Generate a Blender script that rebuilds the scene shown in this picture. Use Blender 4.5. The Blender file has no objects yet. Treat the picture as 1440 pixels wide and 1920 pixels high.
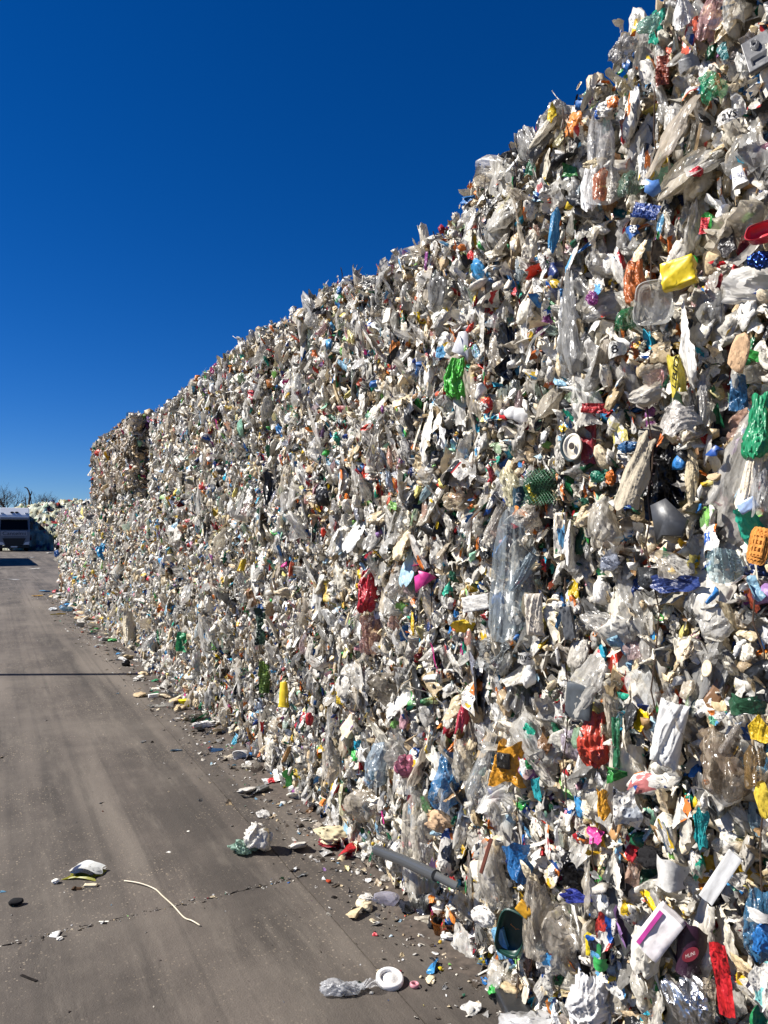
import bpy, bmesh, math, random
import numpy as np
from mathutils import Matrix, Vector

# ------------------------------------------------------------------ camera, sky, sun, exposure
S = bpy.context.scene
COL = S.collection
F_PX, HORIZON, VPX = 1387.0, 1000.0, -10.0          # photo pixels (1440 x 1920)
CAM_H = 1.55
THETA = math.atan((720 - VPX) / F_PX)               # the wall runs along +Y, left of the view axis
PITCH = math.atan((HORIZON - 960) / F_PX)
SUN_EL = math.radians(43)

cam = bpy.data.cameras.new('camera')
cam.sensor_fit = 'VERTICAL'
cam.sensor_height = 36.0
cam.sensor_width = 27.0
cam.lens = 36.0 * F_PX / 1920
cam.clip_start = 0.05
cam.clip_end = 3000
camo = bpy.data.objects.new('camera', cam)
camo.location = (0, 0, CAM_H)
camo.rotation_euler = (math.pi / 2 + PITCH, 0, -THETA)
COL.objects.link(camo)
S.camera = camo

RIGHT = Vector((math.cos(THETA), -math.sin(THETA), 0))
FWD = Vector((math.sin(THETA), math.cos(THETA), 0))
TO_SUN = (-RIGHT * math.cos(SUN_EL) - FWD * 0.02 + Vector((0, 0, math.sin(SUN_EL)))).normalized()

world = bpy.data.worlds.new('World')
S.world = world
world.use_nodes = True
wn = world.node_tree
wn.nodes.clear()
sky = wn.nodes.new('ShaderNodeTexSky')
sky.sky_type = 'NISHITA'
sky.sun_disc = False
sky.sun_elevation = SUN_EL
sky.sun_rotation = math.atan2(TO_SUN.x, TO_SUN.y)
sky.altitude = 5000
sky.air_density = 1.5
sky.dust_density = 0.0
sky.ozone_density = 10.0
hs = wn.nodes.new('ShaderNodeHueSaturation')
hs.inputs['Saturation'].default_value = 1.2
hs.inputs['Hue'].default_value = 0.51
bg = wn.nodes.new('ShaderNodeBackground')
bg.inputs['Strength'].default_value = 0.0505
wo = wn.nodes.new('ShaderNodeOutputWorld')
wn.links.new(sky.outputs[0], hs.inputs['Color'])
wn.links.new(hs.outputs[0], bg.inputs[0])
wn.links.new(bg.outputs[0], wo.inputs[0])

sun = bpy.data.lights.new('sun', 'SUN')
sun.energy = 5.0
sun.angle = math.radians(0.5)
sun.color = (1.0, 0.96, 0.90)
suno = bpy.data.objects.new('sun', sun)
suno.rotation_euler = (-TO_SUN).to_track_quat('-Z', 'Y').to_euler()
suno.location = (-10, 5, 20)
COL.objects.link(suno)

S.view_settings.view_transform = 'Standard'
S.view_settings.look = 'None'
S.view_settings.exposure = 0.9
S.view_settings.gamma = 1.0
S.view_settings.use_curve_mapping = False
S.render.engine = 'CYCLES'
S.cycles.max_bounces = 7
S.cycles.diffuse_bounces = 3
S.cycles.glossy_bounces = 2
S.cycles.transparent_max_bounces = 10
S.cycles.use_denoising = True

# ------------------------------------------------------------------ helpers
RNG = np.random.default_rng(7)
random.seed(7)
WX = 1.60                                            # face of the bale wall (x), it looks towards -X


def ray(px, py):
    fp = FWD * math.cos(PITCH) + Vector((0, 0, math.sin(PITCH)))
    up = Vector((0, 0, math.cos(PITCH))) - FWD * math.sin(PITCH)
    return fp + RIGHT * ((px - 720) / F_PX) + up * ((960 - py) / F_PX)


EYE = Vector((0, 0, CAM_H))


def on_ground(px, py, z=0.0):
    d = ray(px, py)
    return EYE + d * ((z - CAM_H) / d.z)


def on_wall(px, py, x=WX):
    d = ray(px, py)
    return EYE + d * (x / d.x)


def depth_of(p):
    return (Vector(p) - EYE).dot(FWD)


def lin(h):
    h = h.lstrip('#')
    out = []
    for i in (0, 2, 4):
        c = int(h[i:i + 2], 16) / 255
        out.append(c / 12.92 if c <= 0.04045 else ((c + 0.055) / 1.055) ** 2.4)
    return tuple(out)


def rgba(h):
    return lin(h) + (1.0,)


WHITES = ['#efede8', '#e6e3db', '#dcd8cf', '#d3cec4', '#e9e1d0', '#f2f1ee', '#cbc6bd', '#e2dccd']
CREAMS = ['#e0cfae', '#d2bd98', '#d9c8a8', '#c8b490', '#e7d6b8', '#bfa988']
GREYS = ['#b4b0a9', '#9b9893', '#85837f', '#a9a59b', '#6d6c6a', '#c0bdb7']
DARKS = ['#2b2c2f', '#3a3b3d', '#18191c', '#232528', '#494a4a']
BLUES = ['#1d5fa8', '#3f8fc6', '#8db8d3', '#1f3f8a', '#25a2c4', '#2b74b8', '#a9c9dc', '#16306b']
GREENS = ['#1f7a4a', '#3fa84d', '#0f5a3c', '#8cc76a', '#2aa58a', '#9bd0b4', '#17543a']
YELLOWS = ['#e3c21c', '#d9b52e', '#e9dc86', '#efe3a4', '#c9a227']
REDS = ['#b8232a', '#d8402c', '#8e1d2a', '#d9674a', '#c4313a']
ORANGES = ['#d87a2a', '#e08b3e', '#c96a2a']
PINKS = ['#c93a8a', '#d98aa5', '#7d3a7a', '#e2b3bf', '#9a76b0']
BROWNS = ['#7a5a3c', '#a07b4f', '#8c6a4a', '#5b4433', '#a8875f']
FAMILIES = [(WHITES, .48), (CREAMS, .125), (GREYS, .11), (DARKS, .08), (BLUES, .07), (GREENS, .048),
            (YELLOWS, .035), (REDS, .028), (ORANGES, .018), (PINKS, .014), (BROWNS, .03)]
_fw = np.array([w for _, w in FAMILIES])
_fw = _fw / _fw.sum()


TINT = [np.ones(3)]


def pick_colour(rng, plain=0.0):
    """a waste colour; plain pushes towards white and grey"""
    if rng.random() < plain:
        fam = (WHITES, WHITES, CREAMS, GREYS)[rng.integers(4)]
    else:
        fam = FAMILIES[rng.choice(len(FAMILIES), p=_fw)][0]
    c = np.array(lin(fam[rng.integers(len(fam))]))
    return np.clip(c * rng.uniform(.70, 1.02) * TINT[0], 0, .82)


# ------------------------------------------------------------------ materials
def new_mat(name):
    m = bpy.data.materials.new(name)
    m.use_nodes = True
    m.node_tree.nodes.clear()
    return m, m.node_tree.nodes, m.node_tree.links


def nd(nodes, t, **kw):
    n = nodes.new(t)
    for k, v in kw.items():
        if k in n.inputs:
            n.inputs[k].default_value = v
        else:
            setattr(n, k, v)
    return n


def mixrgb(nodes, links, fac, a, b, blend='MIX'):
    n = nodes.new('ShaderNodeMix')
    n.data_type = 'RGBA'
    n.blend_type = blend
    for sock, v in ((n.inputs[0], fac), (n.inputs[6], a), (n.inputs[7], b)):
        if isinstance(v, (int, float)):
            sock.default_value = v
        elif isinstance(v, tuple):
            sock.default_value = v
        else:
            links.new(v, sock)
    return n.outputs[2]


def ramp(nodes, links, src, stops):
    r = nodes.new('ShaderNodeValToRGB')
    e = r.color_ramp.elements
    while len(e) < len(stops):
        e.new(0.5)
    for el, (p, c) in zip(e, stops):
        el.position = p
        el.color = c if isinstance(c, tuple) else (c, c, c, 1)
    links.new(src, r.inputs[0])
    return r.outputs[0]


def waste_mat(name, source='object', rough=.35, transl=.2, clear=0.0, printed=False, metal=0.0, dirt=.32, bump=.35, bscale=7.0, spec=.5, upright=1.0):
    """plastic film and rigid plastic; the colour comes from the object's own colour or from its colour attribute"""
    m, N, L = new_mat(name)
    geo = nd(N, 'ShaderNodeNewGeometry')
    if source == 'object':
        oi = nd(N, 'ShaderNodeObjectInfo')
        col, rnd = oi.outputs['Color'], oi.outputs['Random']
        tc = nd(N, 'ShaderNodeTexCoord')
        off = nd(N, 'ShaderNodeVectorMath', operation='SCALE')
        comb = nd(N, 'ShaderNodeCombineXYZ')
        for i in range(3):
            L.new(rnd, comb.inputs[i])
        L.new(comb.outputs[0], off.inputs[0])
        off.inputs['Scale'].default_value = 37.0
        add = nd(N, 'ShaderNodeVectorMath', operation='ADD')
        L.new(tc.outputs['Object'], add.inputs[0])
        L.new(off.outputs[0], add.inputs[1])
        vec = add.outputs[0]
    else:
        at = nd(N, 'ShaderNodeAttribute', attribute_name='Col')
        col, rnd = at.outputs['Color'], None
        sc = nd(N, 'ShaderNodeVectorMath', operation='SCALE')
        L.new(geo.outputs['Position'], sc.inputs[0])
        sc.inputs['Scale'].default_value = 14.0
        vec = sc.outputs[0]
    if printed:
        vo = nd(N, 'ShaderNodeTexVoronoi', Scale=2.1)
        vo.distance = 'CHEBYCHEV'
        L.new(vec, vo.inputs['Vector'])
        sep = nd(N, 'ShaderNodeSeparateColor')
        L.new(vo.outputs['Color'], sep.inputs[0])
        ma = nd(N, 'ShaderNodeMath', operation='ADD')
        L.new(sep.outputs[0], ma.inputs[0])
        L.new(rnd, ma.inputs[1])
        fr = nd(N, 'ShaderNodeMath', operation='FRACT')
        L.new(ma.outputs[0], fr.inputs[0])
        cr = nd(N, 'ShaderNodeValToRGB')
        cr.color_ramp.interpolation = 'CONSTANT'
        inks = ['#1d4f9a', '#d3cfc5', '#a8262b', '#2f7d46', '#d2af2c', '#c9c4ba', '#23262e', '#5f9cc4', '#c8702e']
        while len(cr.color_ramp.elements) < len(inks):
            cr.color_ramp.elements.new(.5)
        for q, h_ in enumerate(inks):
            cr.color_ramp.elements[q].position = q / len(inks)
            cr.color_ramp.elements[q].color = rgba(h_)
        L.new(fr.outputs[0], cr.inputs[0])
        f1 = ramp(N, L, sep.outputs[1], [(0.60, 0.0), (0.62, 1.0)])
        col1 = mixrgb(N, L, f1, col, cr.outputs[0])
        f2 = ramp(N, L, sep.outputs[2], [(0.58, 0.0), (0.60, 1.0)])
        col = mixrgb(N, L, f2, col1, rgba('#cfcbc2'))
        wv = nd(N, 'ShaderNodeTexNoise', Scale=9.0, Detail=1.0)
        L.new(vec, wv.inputs['Vector'])
        f3 = ramp(N, L, wv.outputs[0], [(0.66, 0.0), (0.68, 1.0)])
        col = mixrgb(N, L, f3, col, rgba('#2b3350'))
    # handling dirt with a shape of its own
    dn = nd(N, 'ShaderNodeTexNoise', Scale=3.0, Detail=4.0, Roughness=.65)
    L.new(vec, dn.inputs['Vector'])
    df = ramp(N, L, dn.outputs[0], [(0.42, 0.0), (0.75, dirt)])
    col = mixrgb(N, L, df, col, rgba('#8d7d66'), 'MULTIPLY')
    # crumpled film breaks into flat facets: tilt the normal cell by cell, at two sizes
    wob = nd(N, 'ShaderNodeTexNoise', Scale=bscale * .5, Detail=1.0)
    L.new(vec, wob.inputs['Vector'])
    wsc = nd(N, 'ShaderNodeVectorMath', operation='SCALE')
    L.new(wob.outputs['Color'], wsc.inputs[0])
    wsc.inputs['Scale'].default_value = .9 / bscale
    wst = nd(N, 'ShaderNodeVectorMath', operation='MULTIPLY')
    L.new(vec, wst.inputs[0])
    wst.inputs[1].default_value = (1, upright, 1)
    wad = nd(N, 'ShaderNodeVectorMath', operation='ADD')
    L.new(wst.outputs[0], wad.inputs[0])
    L.new(wsc.outputs[0], wad.inputs[1])
    nsum = geo.outputs['Normal']
    for ks, ka in ((1.0, .9), (2.4, .75), (5.5, .45)):
        vo_ = nd(N, 'ShaderNodeTexVoronoi', Scale=bscale * ks)
        L.new(wad.outputs[0], vo_.inputs['Vector'])
        sb = nd(N, 'ShaderNodeVectorMath', operation='SUBTRACT')
        L.new(vo_.outputs['Color'], sb.inputs[0])
        sb.inputs[1].default_value = (.5, .5, .5)
        sl = nd(N, 'ShaderNodeVectorMath', operation='SCALE')
        L.new(sb.outputs[0], sl.inputs[0])
        sl.inputs['Scale'].default_value = bump * ka * 2
        ad = nd(N, 'ShaderNodeVectorMath', operation='ADD')
        L.new(nsum, ad.inputs[0])
        L.new(sl.outputs[0], ad.inputs[1])
        nsum = ad.outputs[0]
    bp = nd(N, 'ShaderNodeVectorMath', operation='NORMALIZE')
    L.new(nsum, bp.inputs[0])
    pb = nd(N, 'ShaderNodeBsdfPrincipled', Roughness=rough, Metallic=metal)
    pb.inputs['Specular IOR Level'].default_value = spec
    L.new(col, pb.inputs['Base Color'])
    L.new(bp.outputs[0], pb.inputs['Normal'])
    out = pb.outputs[0]
    if transl:
        tr = nd(N, 'ShaderNodeBsdfTranslucent')
        L.new(col, tr.inputs['Color'])
        L.new(bp.outputs[0], tr.inputs['Normal'])
        mx = nd(N, 'ShaderNodeMixShader')
        mx.inputs[0].default_value = transl
        L.new(out, mx.inputs[1])
        L.new(tr.outputs[0], mx.inputs[2])
        out = mx.outputs[0]
    if clear:
        tp = nd(N, 'ShaderNodeBsdfTransparent')
        tint = mixrgb(N, L, .35, (1, 1, 1, 1), col)
        L.new(tint, tp.inputs['Color'])
        cn = nd(N, 'ShaderNodeTexNoise', Scale=4.0, Detail=4.0, Roughness=.7)
        L.new(vec, cn.inputs['Vector'])
        cf = ramp(N, L, cn.outputs[0], [(0.3, min(1.0, clear + .2)), (0.7, max(0.0, clear - .25))])
        mx = nd(N, 'ShaderNodeMixShader')
        L.new(cf, mx.inputs[0])
        L.new(out, mx.inputs[1])
        L.new(tp.outputs[0], mx.inputs[2])
        out = mx.outputs[0]
    o = nd(N, 'ShaderNodeOutputMaterial')
    L.new(out, o.inputs[0])
    return m


M = {
    'film': waste_mat('waste_film', rough=.36, transl=.16, bump=.34, bscale=3.2),
    'clear': waste_mat('clear_film', rough=.22, transl=.3, clear=.42, bump=.42, bscale=4.2, dirt=.3, spec=.9, upright=.45),
    'sheer': waste_mat('sheer_film', rough=.22, transl=.4, clear=.55, bump=.38, bscale=4.0, dirt=.15, spec=.9, upright=.35),
    'printed': waste_mat('printed_film', rough=.3, transl=.06, printed=True, bump=.28, bscale=3.0),
    'rigid': waste_mat('rigid_plastic', rough=.4, transl=0, bump=.05, bscale=2.2),
    'foam': waste_mat('foam_and_paper', rough=.92, transl=.04, bump=.22, bscale=7.0, spec=.2),
    'foil': waste_mat('crumpled_foil', rough=.3, transl=0, metal=1.0, dirt=.1, bump=.36, bscale=4.5),
    'stuff': waste_mat('small_scraps', source='attr', rough=.45, transl=.08, bump=.3, bscale=4.0, dirt=.3),
}


def plain_mat(name, colour, rough=.5, metal=0.0, noise=.15, scale=6.0, spec=.5, bump=0.0):
    m, N, L = new_mat(name)
    tc = nd(N, 'ShaderNodeTexCoord')
    n = nd(N, 'ShaderNodeTexNoise', Scale=scale, Detail=5.0)
    L.new(tc.outputs['Object'], n.inputs['Vector'])
    c = rgba(colour)
    lo = tuple(v * (1 - noise) for v in c[:3]) + (1,)
    hi = tuple(min(1, v * (1 + noise)) for v in c[:3]) + (1,)
    col = ramp(N, L, n.outputs[0], [(.3, lo), (.7, hi)])
    pb = nd(N, 'ShaderNodeBsdfPrincipled', Roughness=rough, Metallic=metal)
    pb.inputs['Specular IOR Level'].default_value = spec
    L.new(col, pb.inputs['Base Color'])
    if bump:
        b = nd(N, 'ShaderNodeBump', Strength=bump, Distance=.01)
        L.new(n.outputs[0], b.inputs['Height'])
        L.new(b.outputs[0], pb.inputs['Normal'])
    o = nd(N, 'ShaderNodeOutputMaterial')
    L.new(pb.outputs[0], o.inputs[0])
    return m


def concrete_mat():
    m, N, L = new_mat('yard_concrete')
    geo = nd(N, 'ShaderNodeNewGeometry')
    P = geo.outputs['Position']

    def mapped(sx, sy, sz=1.0):
        mp = nd(N, 'ShaderNodeMapping')
        mp.inputs['Scale'].default_value = (sx, sy, sz)
        L.new(P, mp.inputs['Vector'])
        return mp.outputs[0]

    def noise(vec, scale, detail=5.0, rough=.6):
        n = nd(N, 'ShaderNodeTexNoise', Scale=scale, Detail=detail, Roughness=rough)
        L.new(vec, n.inputs['Vector'])
        return n.outputs[0]
    big = noise(P, .9, 6.0)
    col = ramp(N, L, big, [(.32, rgba('#443e38')), (.5, rgba('#544c45')), (.7, rgba('#625a51'))])
    # wheel tracks drawn out along the wall
    st = noise(mapped(2.3, .07), 1.0, 4.0, .55)
    col = mixrgb(N, L, ramp(N, L, st, [(.38, .85), (.54, 0.0)]), col, rgba('#36312c'))
    st2 = noise(mapped(1.1, .1), 1.7, 3.0, .5)
    col = mixrgb(N, L, ramp(N, L, st2, [(.50, 0.0), (.64, .75)]), col, rgba('#756c62'))
    fine = noise(mapped(9.0, .5), 1.0, 4.0, .6)
    col = mixrgb(N, L, ramp(N, L, fine, [(.55, 0.0), (.75, .35)]), col, rgba('#3d3732'))
    # dark oily blots and damp stains
    bl = noise(P, 2.6, 7.0, .7)
    col = mixrgb(N, L, ramp(N, L, bl, [(.58, 0.0), (.72, .55)]), col, rgba('#332e29'))
    # exposed aggregate: worn patches show pale chips
    vo = nd(N, 'ShaderNodeTexVoronoi', Scale=85.0)
    L.new(P, vo.inputs['Vector'])
    sep = nd(N, 'ShaderNodeSeparateColor')
    L.new(vo.outputs['Color'], sep.inputs[0])
    chip = nd(N, 'ShaderNodeMath', operation='LESS_THAN')
    L.new(vo.outputs['Distance'], chip.inputs[0])
    csz = nd(N, 'ShaderNodeMath', operation='MULTIPLY')
    L.new(sep.outputs[1], csz.inputs[0])
    csz.inputs[1].default_value = .42
    L.new(csz.outputs[0], chip.inputs[1])
    rare = ramp(N, L, sep.outputs[0], [(.42, 0.0), (.5, 1.0)])
    worn = ramp(N, L, noise(P, .8, 5.0, .65), [(.43, .02), (.58, .9)])
    m1 = nd(N, 'ShaderNodeMath', operation='MULTIPLY')
    L.new(chip.outputs[0], m1.inputs[0])
    L.new(rare, m1.inputs[1])
    m2 = nd(N, 'ShaderNodeMath', operation='MULTIPLY')
    L.new(m1.outputs[0], m2.inputs[0])
    L.new(worn, m2.inputs[1])
    col = mixrgb(N, L, m2.outputs[0], col, mixrgb(N, L, sep.outputs[2], rgba('#8a7c69'), rgba('#a89a86')))
    gr = noise(P, 160.0, 3.0, .7)
    col = mixrgb(N, L, ramp(N, L, gr, [(.3, .5), (.6, 0.0)]), col, rgba('#3b3630'))
    # wheel marks and scuffs
    tt = noise(mapped(17.0, .05), 1.0, 2.0, .5)
    col = mixrgb(N, L, ramp(N, L, tt, [(.54, 0.0), (.63, .42)]), col, rgba('#37322d'))
    sc_ = noise(mapped(6.0, .9), 1.0, 7.0, .75)
    col = mixrgb(N, L, ramp(N, L, sc_, [(.50, 0.0), (.66, .45)]), col, rgba('#6f675d'))
    du = noise(P, .45, 8.0, .7)
    col = mixrgb(N, L, ramp(N, L, du, [(.46, 0.0), (.64, .5)]), col, rgba('#6a6259'))
    pb = nd(N, 'ShaderNodeBsdfPrincipled', Roughness=.82)
    pb.inputs['Specular IOR Level'].default_value = .35
    L.new(col, pb.inputs['Base Color'])
    hsum = nd(N, 'ShaderNodeMath', operation='ADD')
    L.new(gr, hsum.inputs[0])
    L.new(noise(P, 34.0, 4.0), hsum.inputs[1])
    b = nd(N, 'ShaderNodeBump', Strength=.45, Distance=.006)
    L.new(hsum.outputs[0], b.inputs['Height'])
    L.new(b.outputs[0], pb.inputs['Normal'])
    o = nd(N, 'ShaderNodeOutputMaterial')
    L.new(pb.outputs[0], o.inputs[0])
    return m


M['concrete'] = concrete_mat()
M['wire'] = plain_mat('rusty_wire', '#4a3a2e', .7, metal=.3, noise=.3, scale=30)
M['dirt'] = plain_mat('swept_dirt', '#4b423a', .95, noise=.4, scale=40)


# ------------------------------------------------------------------ object helpers
def tag(o, label=None, cat=None, group=None, kind=None):
    for k, v in (('label', label), ('category', cat), ('group', group), ('kind', kind)):
        if v:
            o[k] = v
    return o


def empty(name, loc, rotz=0.0):
    o = bpy.data.objects.new(name, None)
    o.location = loc
    o.rotation_euler = (0, 0, rotz)
    o.empty_display_size = .1
    COL.objects.link(o)
    return o


def mesh_from(name, verts, faces, mat=None, smooth=False, colours=None):
    me = bpy.data.meshes.new(name)
    verts = np.asarray(verts, dtype=np.float32)
    if isinstance(faces, np.ndarray) and faces.ndim == 2:
        k = faces.shape[1]
        me.vertices.add(len(verts))
        me.vertices.foreach_set('co', verts.ravel())
        me.loops.add(faces.size)
        me.loops.foreach_set('vertex_index', faces.astype(np.int32).ravel())
        me.polygons.add(len(faces))
        me.polygons.foreach_set('loop_start', np.arange(0, faces.size, k, dtype=np.int32))
        me.update(calc_edges=True)
    else:
        me.from_pydata([tuple(v) for v in verts], [], [tuple(int(i) for i in f) for f in faces])
        me.update()
    if smooth:
        me.polygons.foreach_set('use_smooth', np.ones(len(me.polygons), dtype=bool))
    if colours is not None:                          # one colour for each vertex
        a = me.color_attributes.new('Col', 'FLOAT_COLOR', 'POINT')
        a.data.foreach_set('color', np.c_[colours, np.ones(len(colours))].astype(np.float32).ravel())
    if mat is not None:
        me.materials.append(mat)
    return me


def add_obj(name, me, parent=None, matrix=None, colour=None):
    o = bpy.data.objects.new(name, me)
    if parent is not None:
        o.parent = parent
    if matrix is not None:
        o.matrix_basis = matrix
    if colour is not None:
        o.color = (float(colour[0]), float(colour[1]), float(colour[2]), 1.0)
    COL.objects.link(o)
    return o


class MB:
    """collects boxes, prisms and tubes for ONE mesh"""

    def __init__(self):
        self.v, self.f = [], []

    def add(self, v, f):
        o = len(self.v)
        self.v += [tuple(p) for p in v]
        self.f += [tuple(i + o for i in q) for q in f]
        return self

    def box(self, x0, x1, y0, y1, z0, z1):
        v = [(x, y, z) for z in (z0, z1) for y in (y0, y1) for x in (x0, x1)]
        return self.add(v, [(0, 2, 3, 1), (4, 5, 7, 6), (0, 1, 5, 4), (2, 6, 7, 3), (0, 4, 6, 2), (1, 3, 7, 5)])

    def prism(self, pts, h0, h1, axis=2):
        """polygon extruded along an axis"""
        n = len(pts)
        v = []
        for h in (h0, h1):
            for p in pts:
                q = list(p)
                q.insert(axis, h)
                v.append(q)
        f = [tuple(range(n))[::-1], tuple(range(n, 2 * n))]
        f += [(i, (i + 1) % n, n + (i + 1) % n, n + i) for i in range(n)]
        return self.add(v, f)

    def tube(self, pts, radii, seg=8, cap=True):
        pts = [Vector(p) for p in pts]
        if isinstance(radii, (int, float)):
            radii = [radii] * len(pts)
        v, f = [], []
        for i, p in enumerate(pts):
            d = (pts[min(i + 1, len(pts) - 1)] - pts[max(i - 1, 0)]).normalized()
            a = d.orthogonal().normalized() if i == 0 else (a - d * a.dot(d)).normalized()
            b = d.cross(a)
            for k in range(seg):
                t = 2 * math.pi * k / seg
                v.append(p + (a * math.cos(t) + b * math.sin(t)) * radii[i])
        for i in range(len(pts) - 1):
            for k in range(seg):
                k2 = (k + 1) % seg
                f.append((i * seg + k, i * seg + k2, (i + 1) * seg + k2, (i + 1) * seg + k))
        if cap:
            f.append(tuple(range(seg))[::-1])
            f.append(tuple((len(pts) - 1) * seg + k for k in range(seg)))
        return self.add(v, f)

    def lathe(self, prof, seg=16, dent=None):
        """profile of (radius, height) turned about z"""
        v, f = [], []
        for r, z in prof:
            for k in range(seg):
                t = 2 * math.pi * k / seg
                v.append((r * math.cos(t), r * math.sin(t), z))
        for i in range(len(prof) - 1):
            for k in range(seg):
                k2 = (k + 1) % seg
                f.append((i * seg + k, i * seg + k2, (i + 1) * seg + k2, (i + 1) * seg + k))
        return self.add(v, f)

    def mesh(self, name, mat, smooth=False, bevel=0.0):
        me = bpy.data.meshes.new(name)
        me.from_pydata(self.v, [], self.f)
        bm = bmesh.new()
        bm.from_mesh(me)
        bmesh.ops.recalc_face_normals(bm, faces=bm.faces)
        if bevel:
            bmesh.ops.bevel(bm, geom=list(bm.edges), offset=bevel, segments=2, affect='EDGES', profile=.5)
        bm.to_mesh(me)
        bm.free()
        if mat is not None:
            me.materials.append(mat)
        if smooth:
            me.polygons.foreach_set('use_smooth', np.ones(len(me.polygons), dtype=bool))
        return me

    def build(self, name, mat, parent=None, matrix=None, colour=None, smooth=False, bevel=0.0):
        return add_obj(name, self.mesh(name, mat, smooth, bevel), parent, matrix, colour)


# ------------------------------------------------------------------ shapes of waste, unit size: a = width, b = height, c = outwards
def tri(x):
    return 4 * np.abs(x - np.floor(x + .5)) - 1


def zig(rng, x):
    """irregular piecewise linear folds, about two creases for each unit of x"""
    lo, hi = float(x.min()) - .4, float(x.max()) + .4
    n = max(3, int((hi - lo) * 2.1))
    k = np.sort(rng.uniform(lo, hi, n))
    val = rng.uniform(.15, 1.0, n) * np.where(np.arange(n) % 2, 1, -1) * rng.choice([1, 1, 1, -.4], n)
    return np.interp(x, k, val)


def grid(n, m):
    u, v = np.meshgrid(np.linspace(-.5, .5, n), np.linspace(-.5, .5, m))
    i = np.arange(n * m).reshape(m, n)
    f = np.stack([i[:-1, :-1], i[:-1, 1:], i[1:, 1:], i[1:, :-1]], -1).reshape(-1, 4)
    return u.ravel(), v.ravel(), f


def split_quads(f, rng):
    a = f[:, [0, 1, 2]], f[:, [0, 2, 3]]
    b = f[:, [0, 1, 3]], f[:, [1, 2, 3]]
    s = rng.random(len(f)) < .5
    return np.concatenate([np.where(s[:, None], a[0], b[0]), np.where(s[:, None], a[1], b[1])])


def fold_over(P, rng, phi, through=.25):
    """turn what lies beyond a random line about that line"""
    a = rng.uniform(0, 2 * math.pi)
    n = np.array([math.cos(a), math.sin(a), 0])
    s = (P - n * rng.uniform(.08, through)) @ n
    k = s > 0
    c, d = math.cos(phi), math.sin(phi)
    P[k] += np.outer(s[k], n * (c - 1)) + np.outer(s[k], np.array([0, 0, d]))
    P[k, 2] *= 1.0
    return P


def sheet(rng, n=9, m=12, amp=.16, octaves=4, base=1.2, vertical=.55, gather=0.0, ragged=.12, folds=1, curl=0.0, round_=0.0):
    """a crumpled piece of film with sharp creases"""
    u, v, f = grid(n, m)
    u = u + rng.normal(0, .25 / n, u.shape) * (np.abs(u) < .49)
    v = v + rng.normal(0, .25 / m, v.shape) * (np.abs(v) < .49)
    a, b = u.copy(), v.copy()
    if round_:
        k = np.sqrt(np.maximum(1e-6, 1 - round_ * 2 * (v ** 2)))
        k2 = np.sqrt(np.maximum(1e-6, 1 - round_ * 2 * (u ** 2)))
        a, b = u * k, v * k2
    edge = np.maximum(np.abs(u), np.abs(v)) * 2
    for _ in range(3):
        w, ph = rng.uniform(3, 11), rng.uniform(0, 7)
        a += ragged * .5 * edge ** 2 * np.sin(w * v + ph) * np.sign(u) * np.abs(2 * u) ** 3
        b += ragged * .5 * edge ** 2 * np.sin(w * u + ph * 1.7) * np.sign(v) * np.abs(2 * v) ** 3
    if gather:
        a *= 1 - gather * np.clip(v + .5, 0, 1) ** 1.4
    c = np.zeros_like(a)
    wx, wy, wp = rng.uniform(3, 6), rng.uniform(3, 6), rng.uniform(0, 6, 2)
    warp = .12 * np.sin(wx * v + wp[0]) + .10 * np.sin(wy * u + wp[1])
    for k in range(octaves):
        an = rng.normal(0, vertical) + (math.pi / 2 if rng.random() < .18 else 0)
        fr = base * (1.75 ** k) * rng.uniform(.7, 1.3)
        ph = rng.uniform(0, 1)
        h = zig(rng, fr * (math.cos(an) * u + math.sin(an) * v) + ph + warp * (1 + .6 * k))
        mask = .4 + .6 * np.clip(np.sin(rng.uniform(2, 6) * u + rng.uniform(0, 6)) * np.sin(rng.uniform(2, 6) * v + rng.uniform(0, 6)) + .5, 0, 1)
        am = amp / (1.55 ** k) * mask
        c += am * h
        a += am * .5 * np.roll(h, 1) * rng.uniform(-1, 1)
        b += am * .5 * h * rng.uniform(-1, 1)
    c += rng.normal(0, amp * .03, c.shape)
    if curl:
        c += -curl * (a ** 2) * 2
    P = np.c_[a, b, c]
    for _ in range(folds):
        P = fold_over(P, rng, rng.uniform(.7, 2.7) * rng.choice([-1, 1]))
    P -= P.mean(0)
    return P, split_quads(f, rng)


def ico(sub):
    bm = bmesh.new()
    bmesh.ops.create_icosphere(bm, subdivisions=sub, radius=.5)
    v = np.array([p.co[:] for p in bm.verts])
    f = np.array([[q.index for q in t.verts] for t in bm.faces])
    bm.free()
    return v, f


ICO = {k: ico(k) for k in (1, 2, 3, 4)}


def lump(rng, sub=2, amp=.5, octaves=4, pleat=2.0, base=1.0, power=1.0):
    """a crushed bag or wrapper, creases mostly upright"""
    v, f = ICO[sub]
    d = v / np.linalg.norm(v, axis=1)[:, None]
    r = np.full(len(v), .62)
    p = d * np.array([1, 1 / pleat, 1])
    for k in range(octaves):
        w = rng.normal(0, 1, 3)
        w = w / np.linalg.norm(w) * base * (1.8 ** k) * rng.uniform(.8, 1.3)
        r += amp * .5 / (1.5 ** k) * zig(rng, p @ w)
    r = np.clip(r, .22, 1.1)
    P = d * r[:, None]
    for k in range(octaves):
        w = rng.normal(0, 1, 3) * np.array([1, .45, 1])
        w = w / np.linalg.norm(w) * 1.3 * (1.7 ** k) * rng.uniform(.8, 1.3)
        P = P + np.outer(zig(rng, P @ w), rng.normal(0, 1, 3)) * (.17 / 1.4 ** k)
    P += rng.normal(0, .006, P.shape)
    lo, hi = P.min(0), P.max(0)
    P = (P - (lo + hi) / 2) / (hi - lo)
    return P, f


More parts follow.
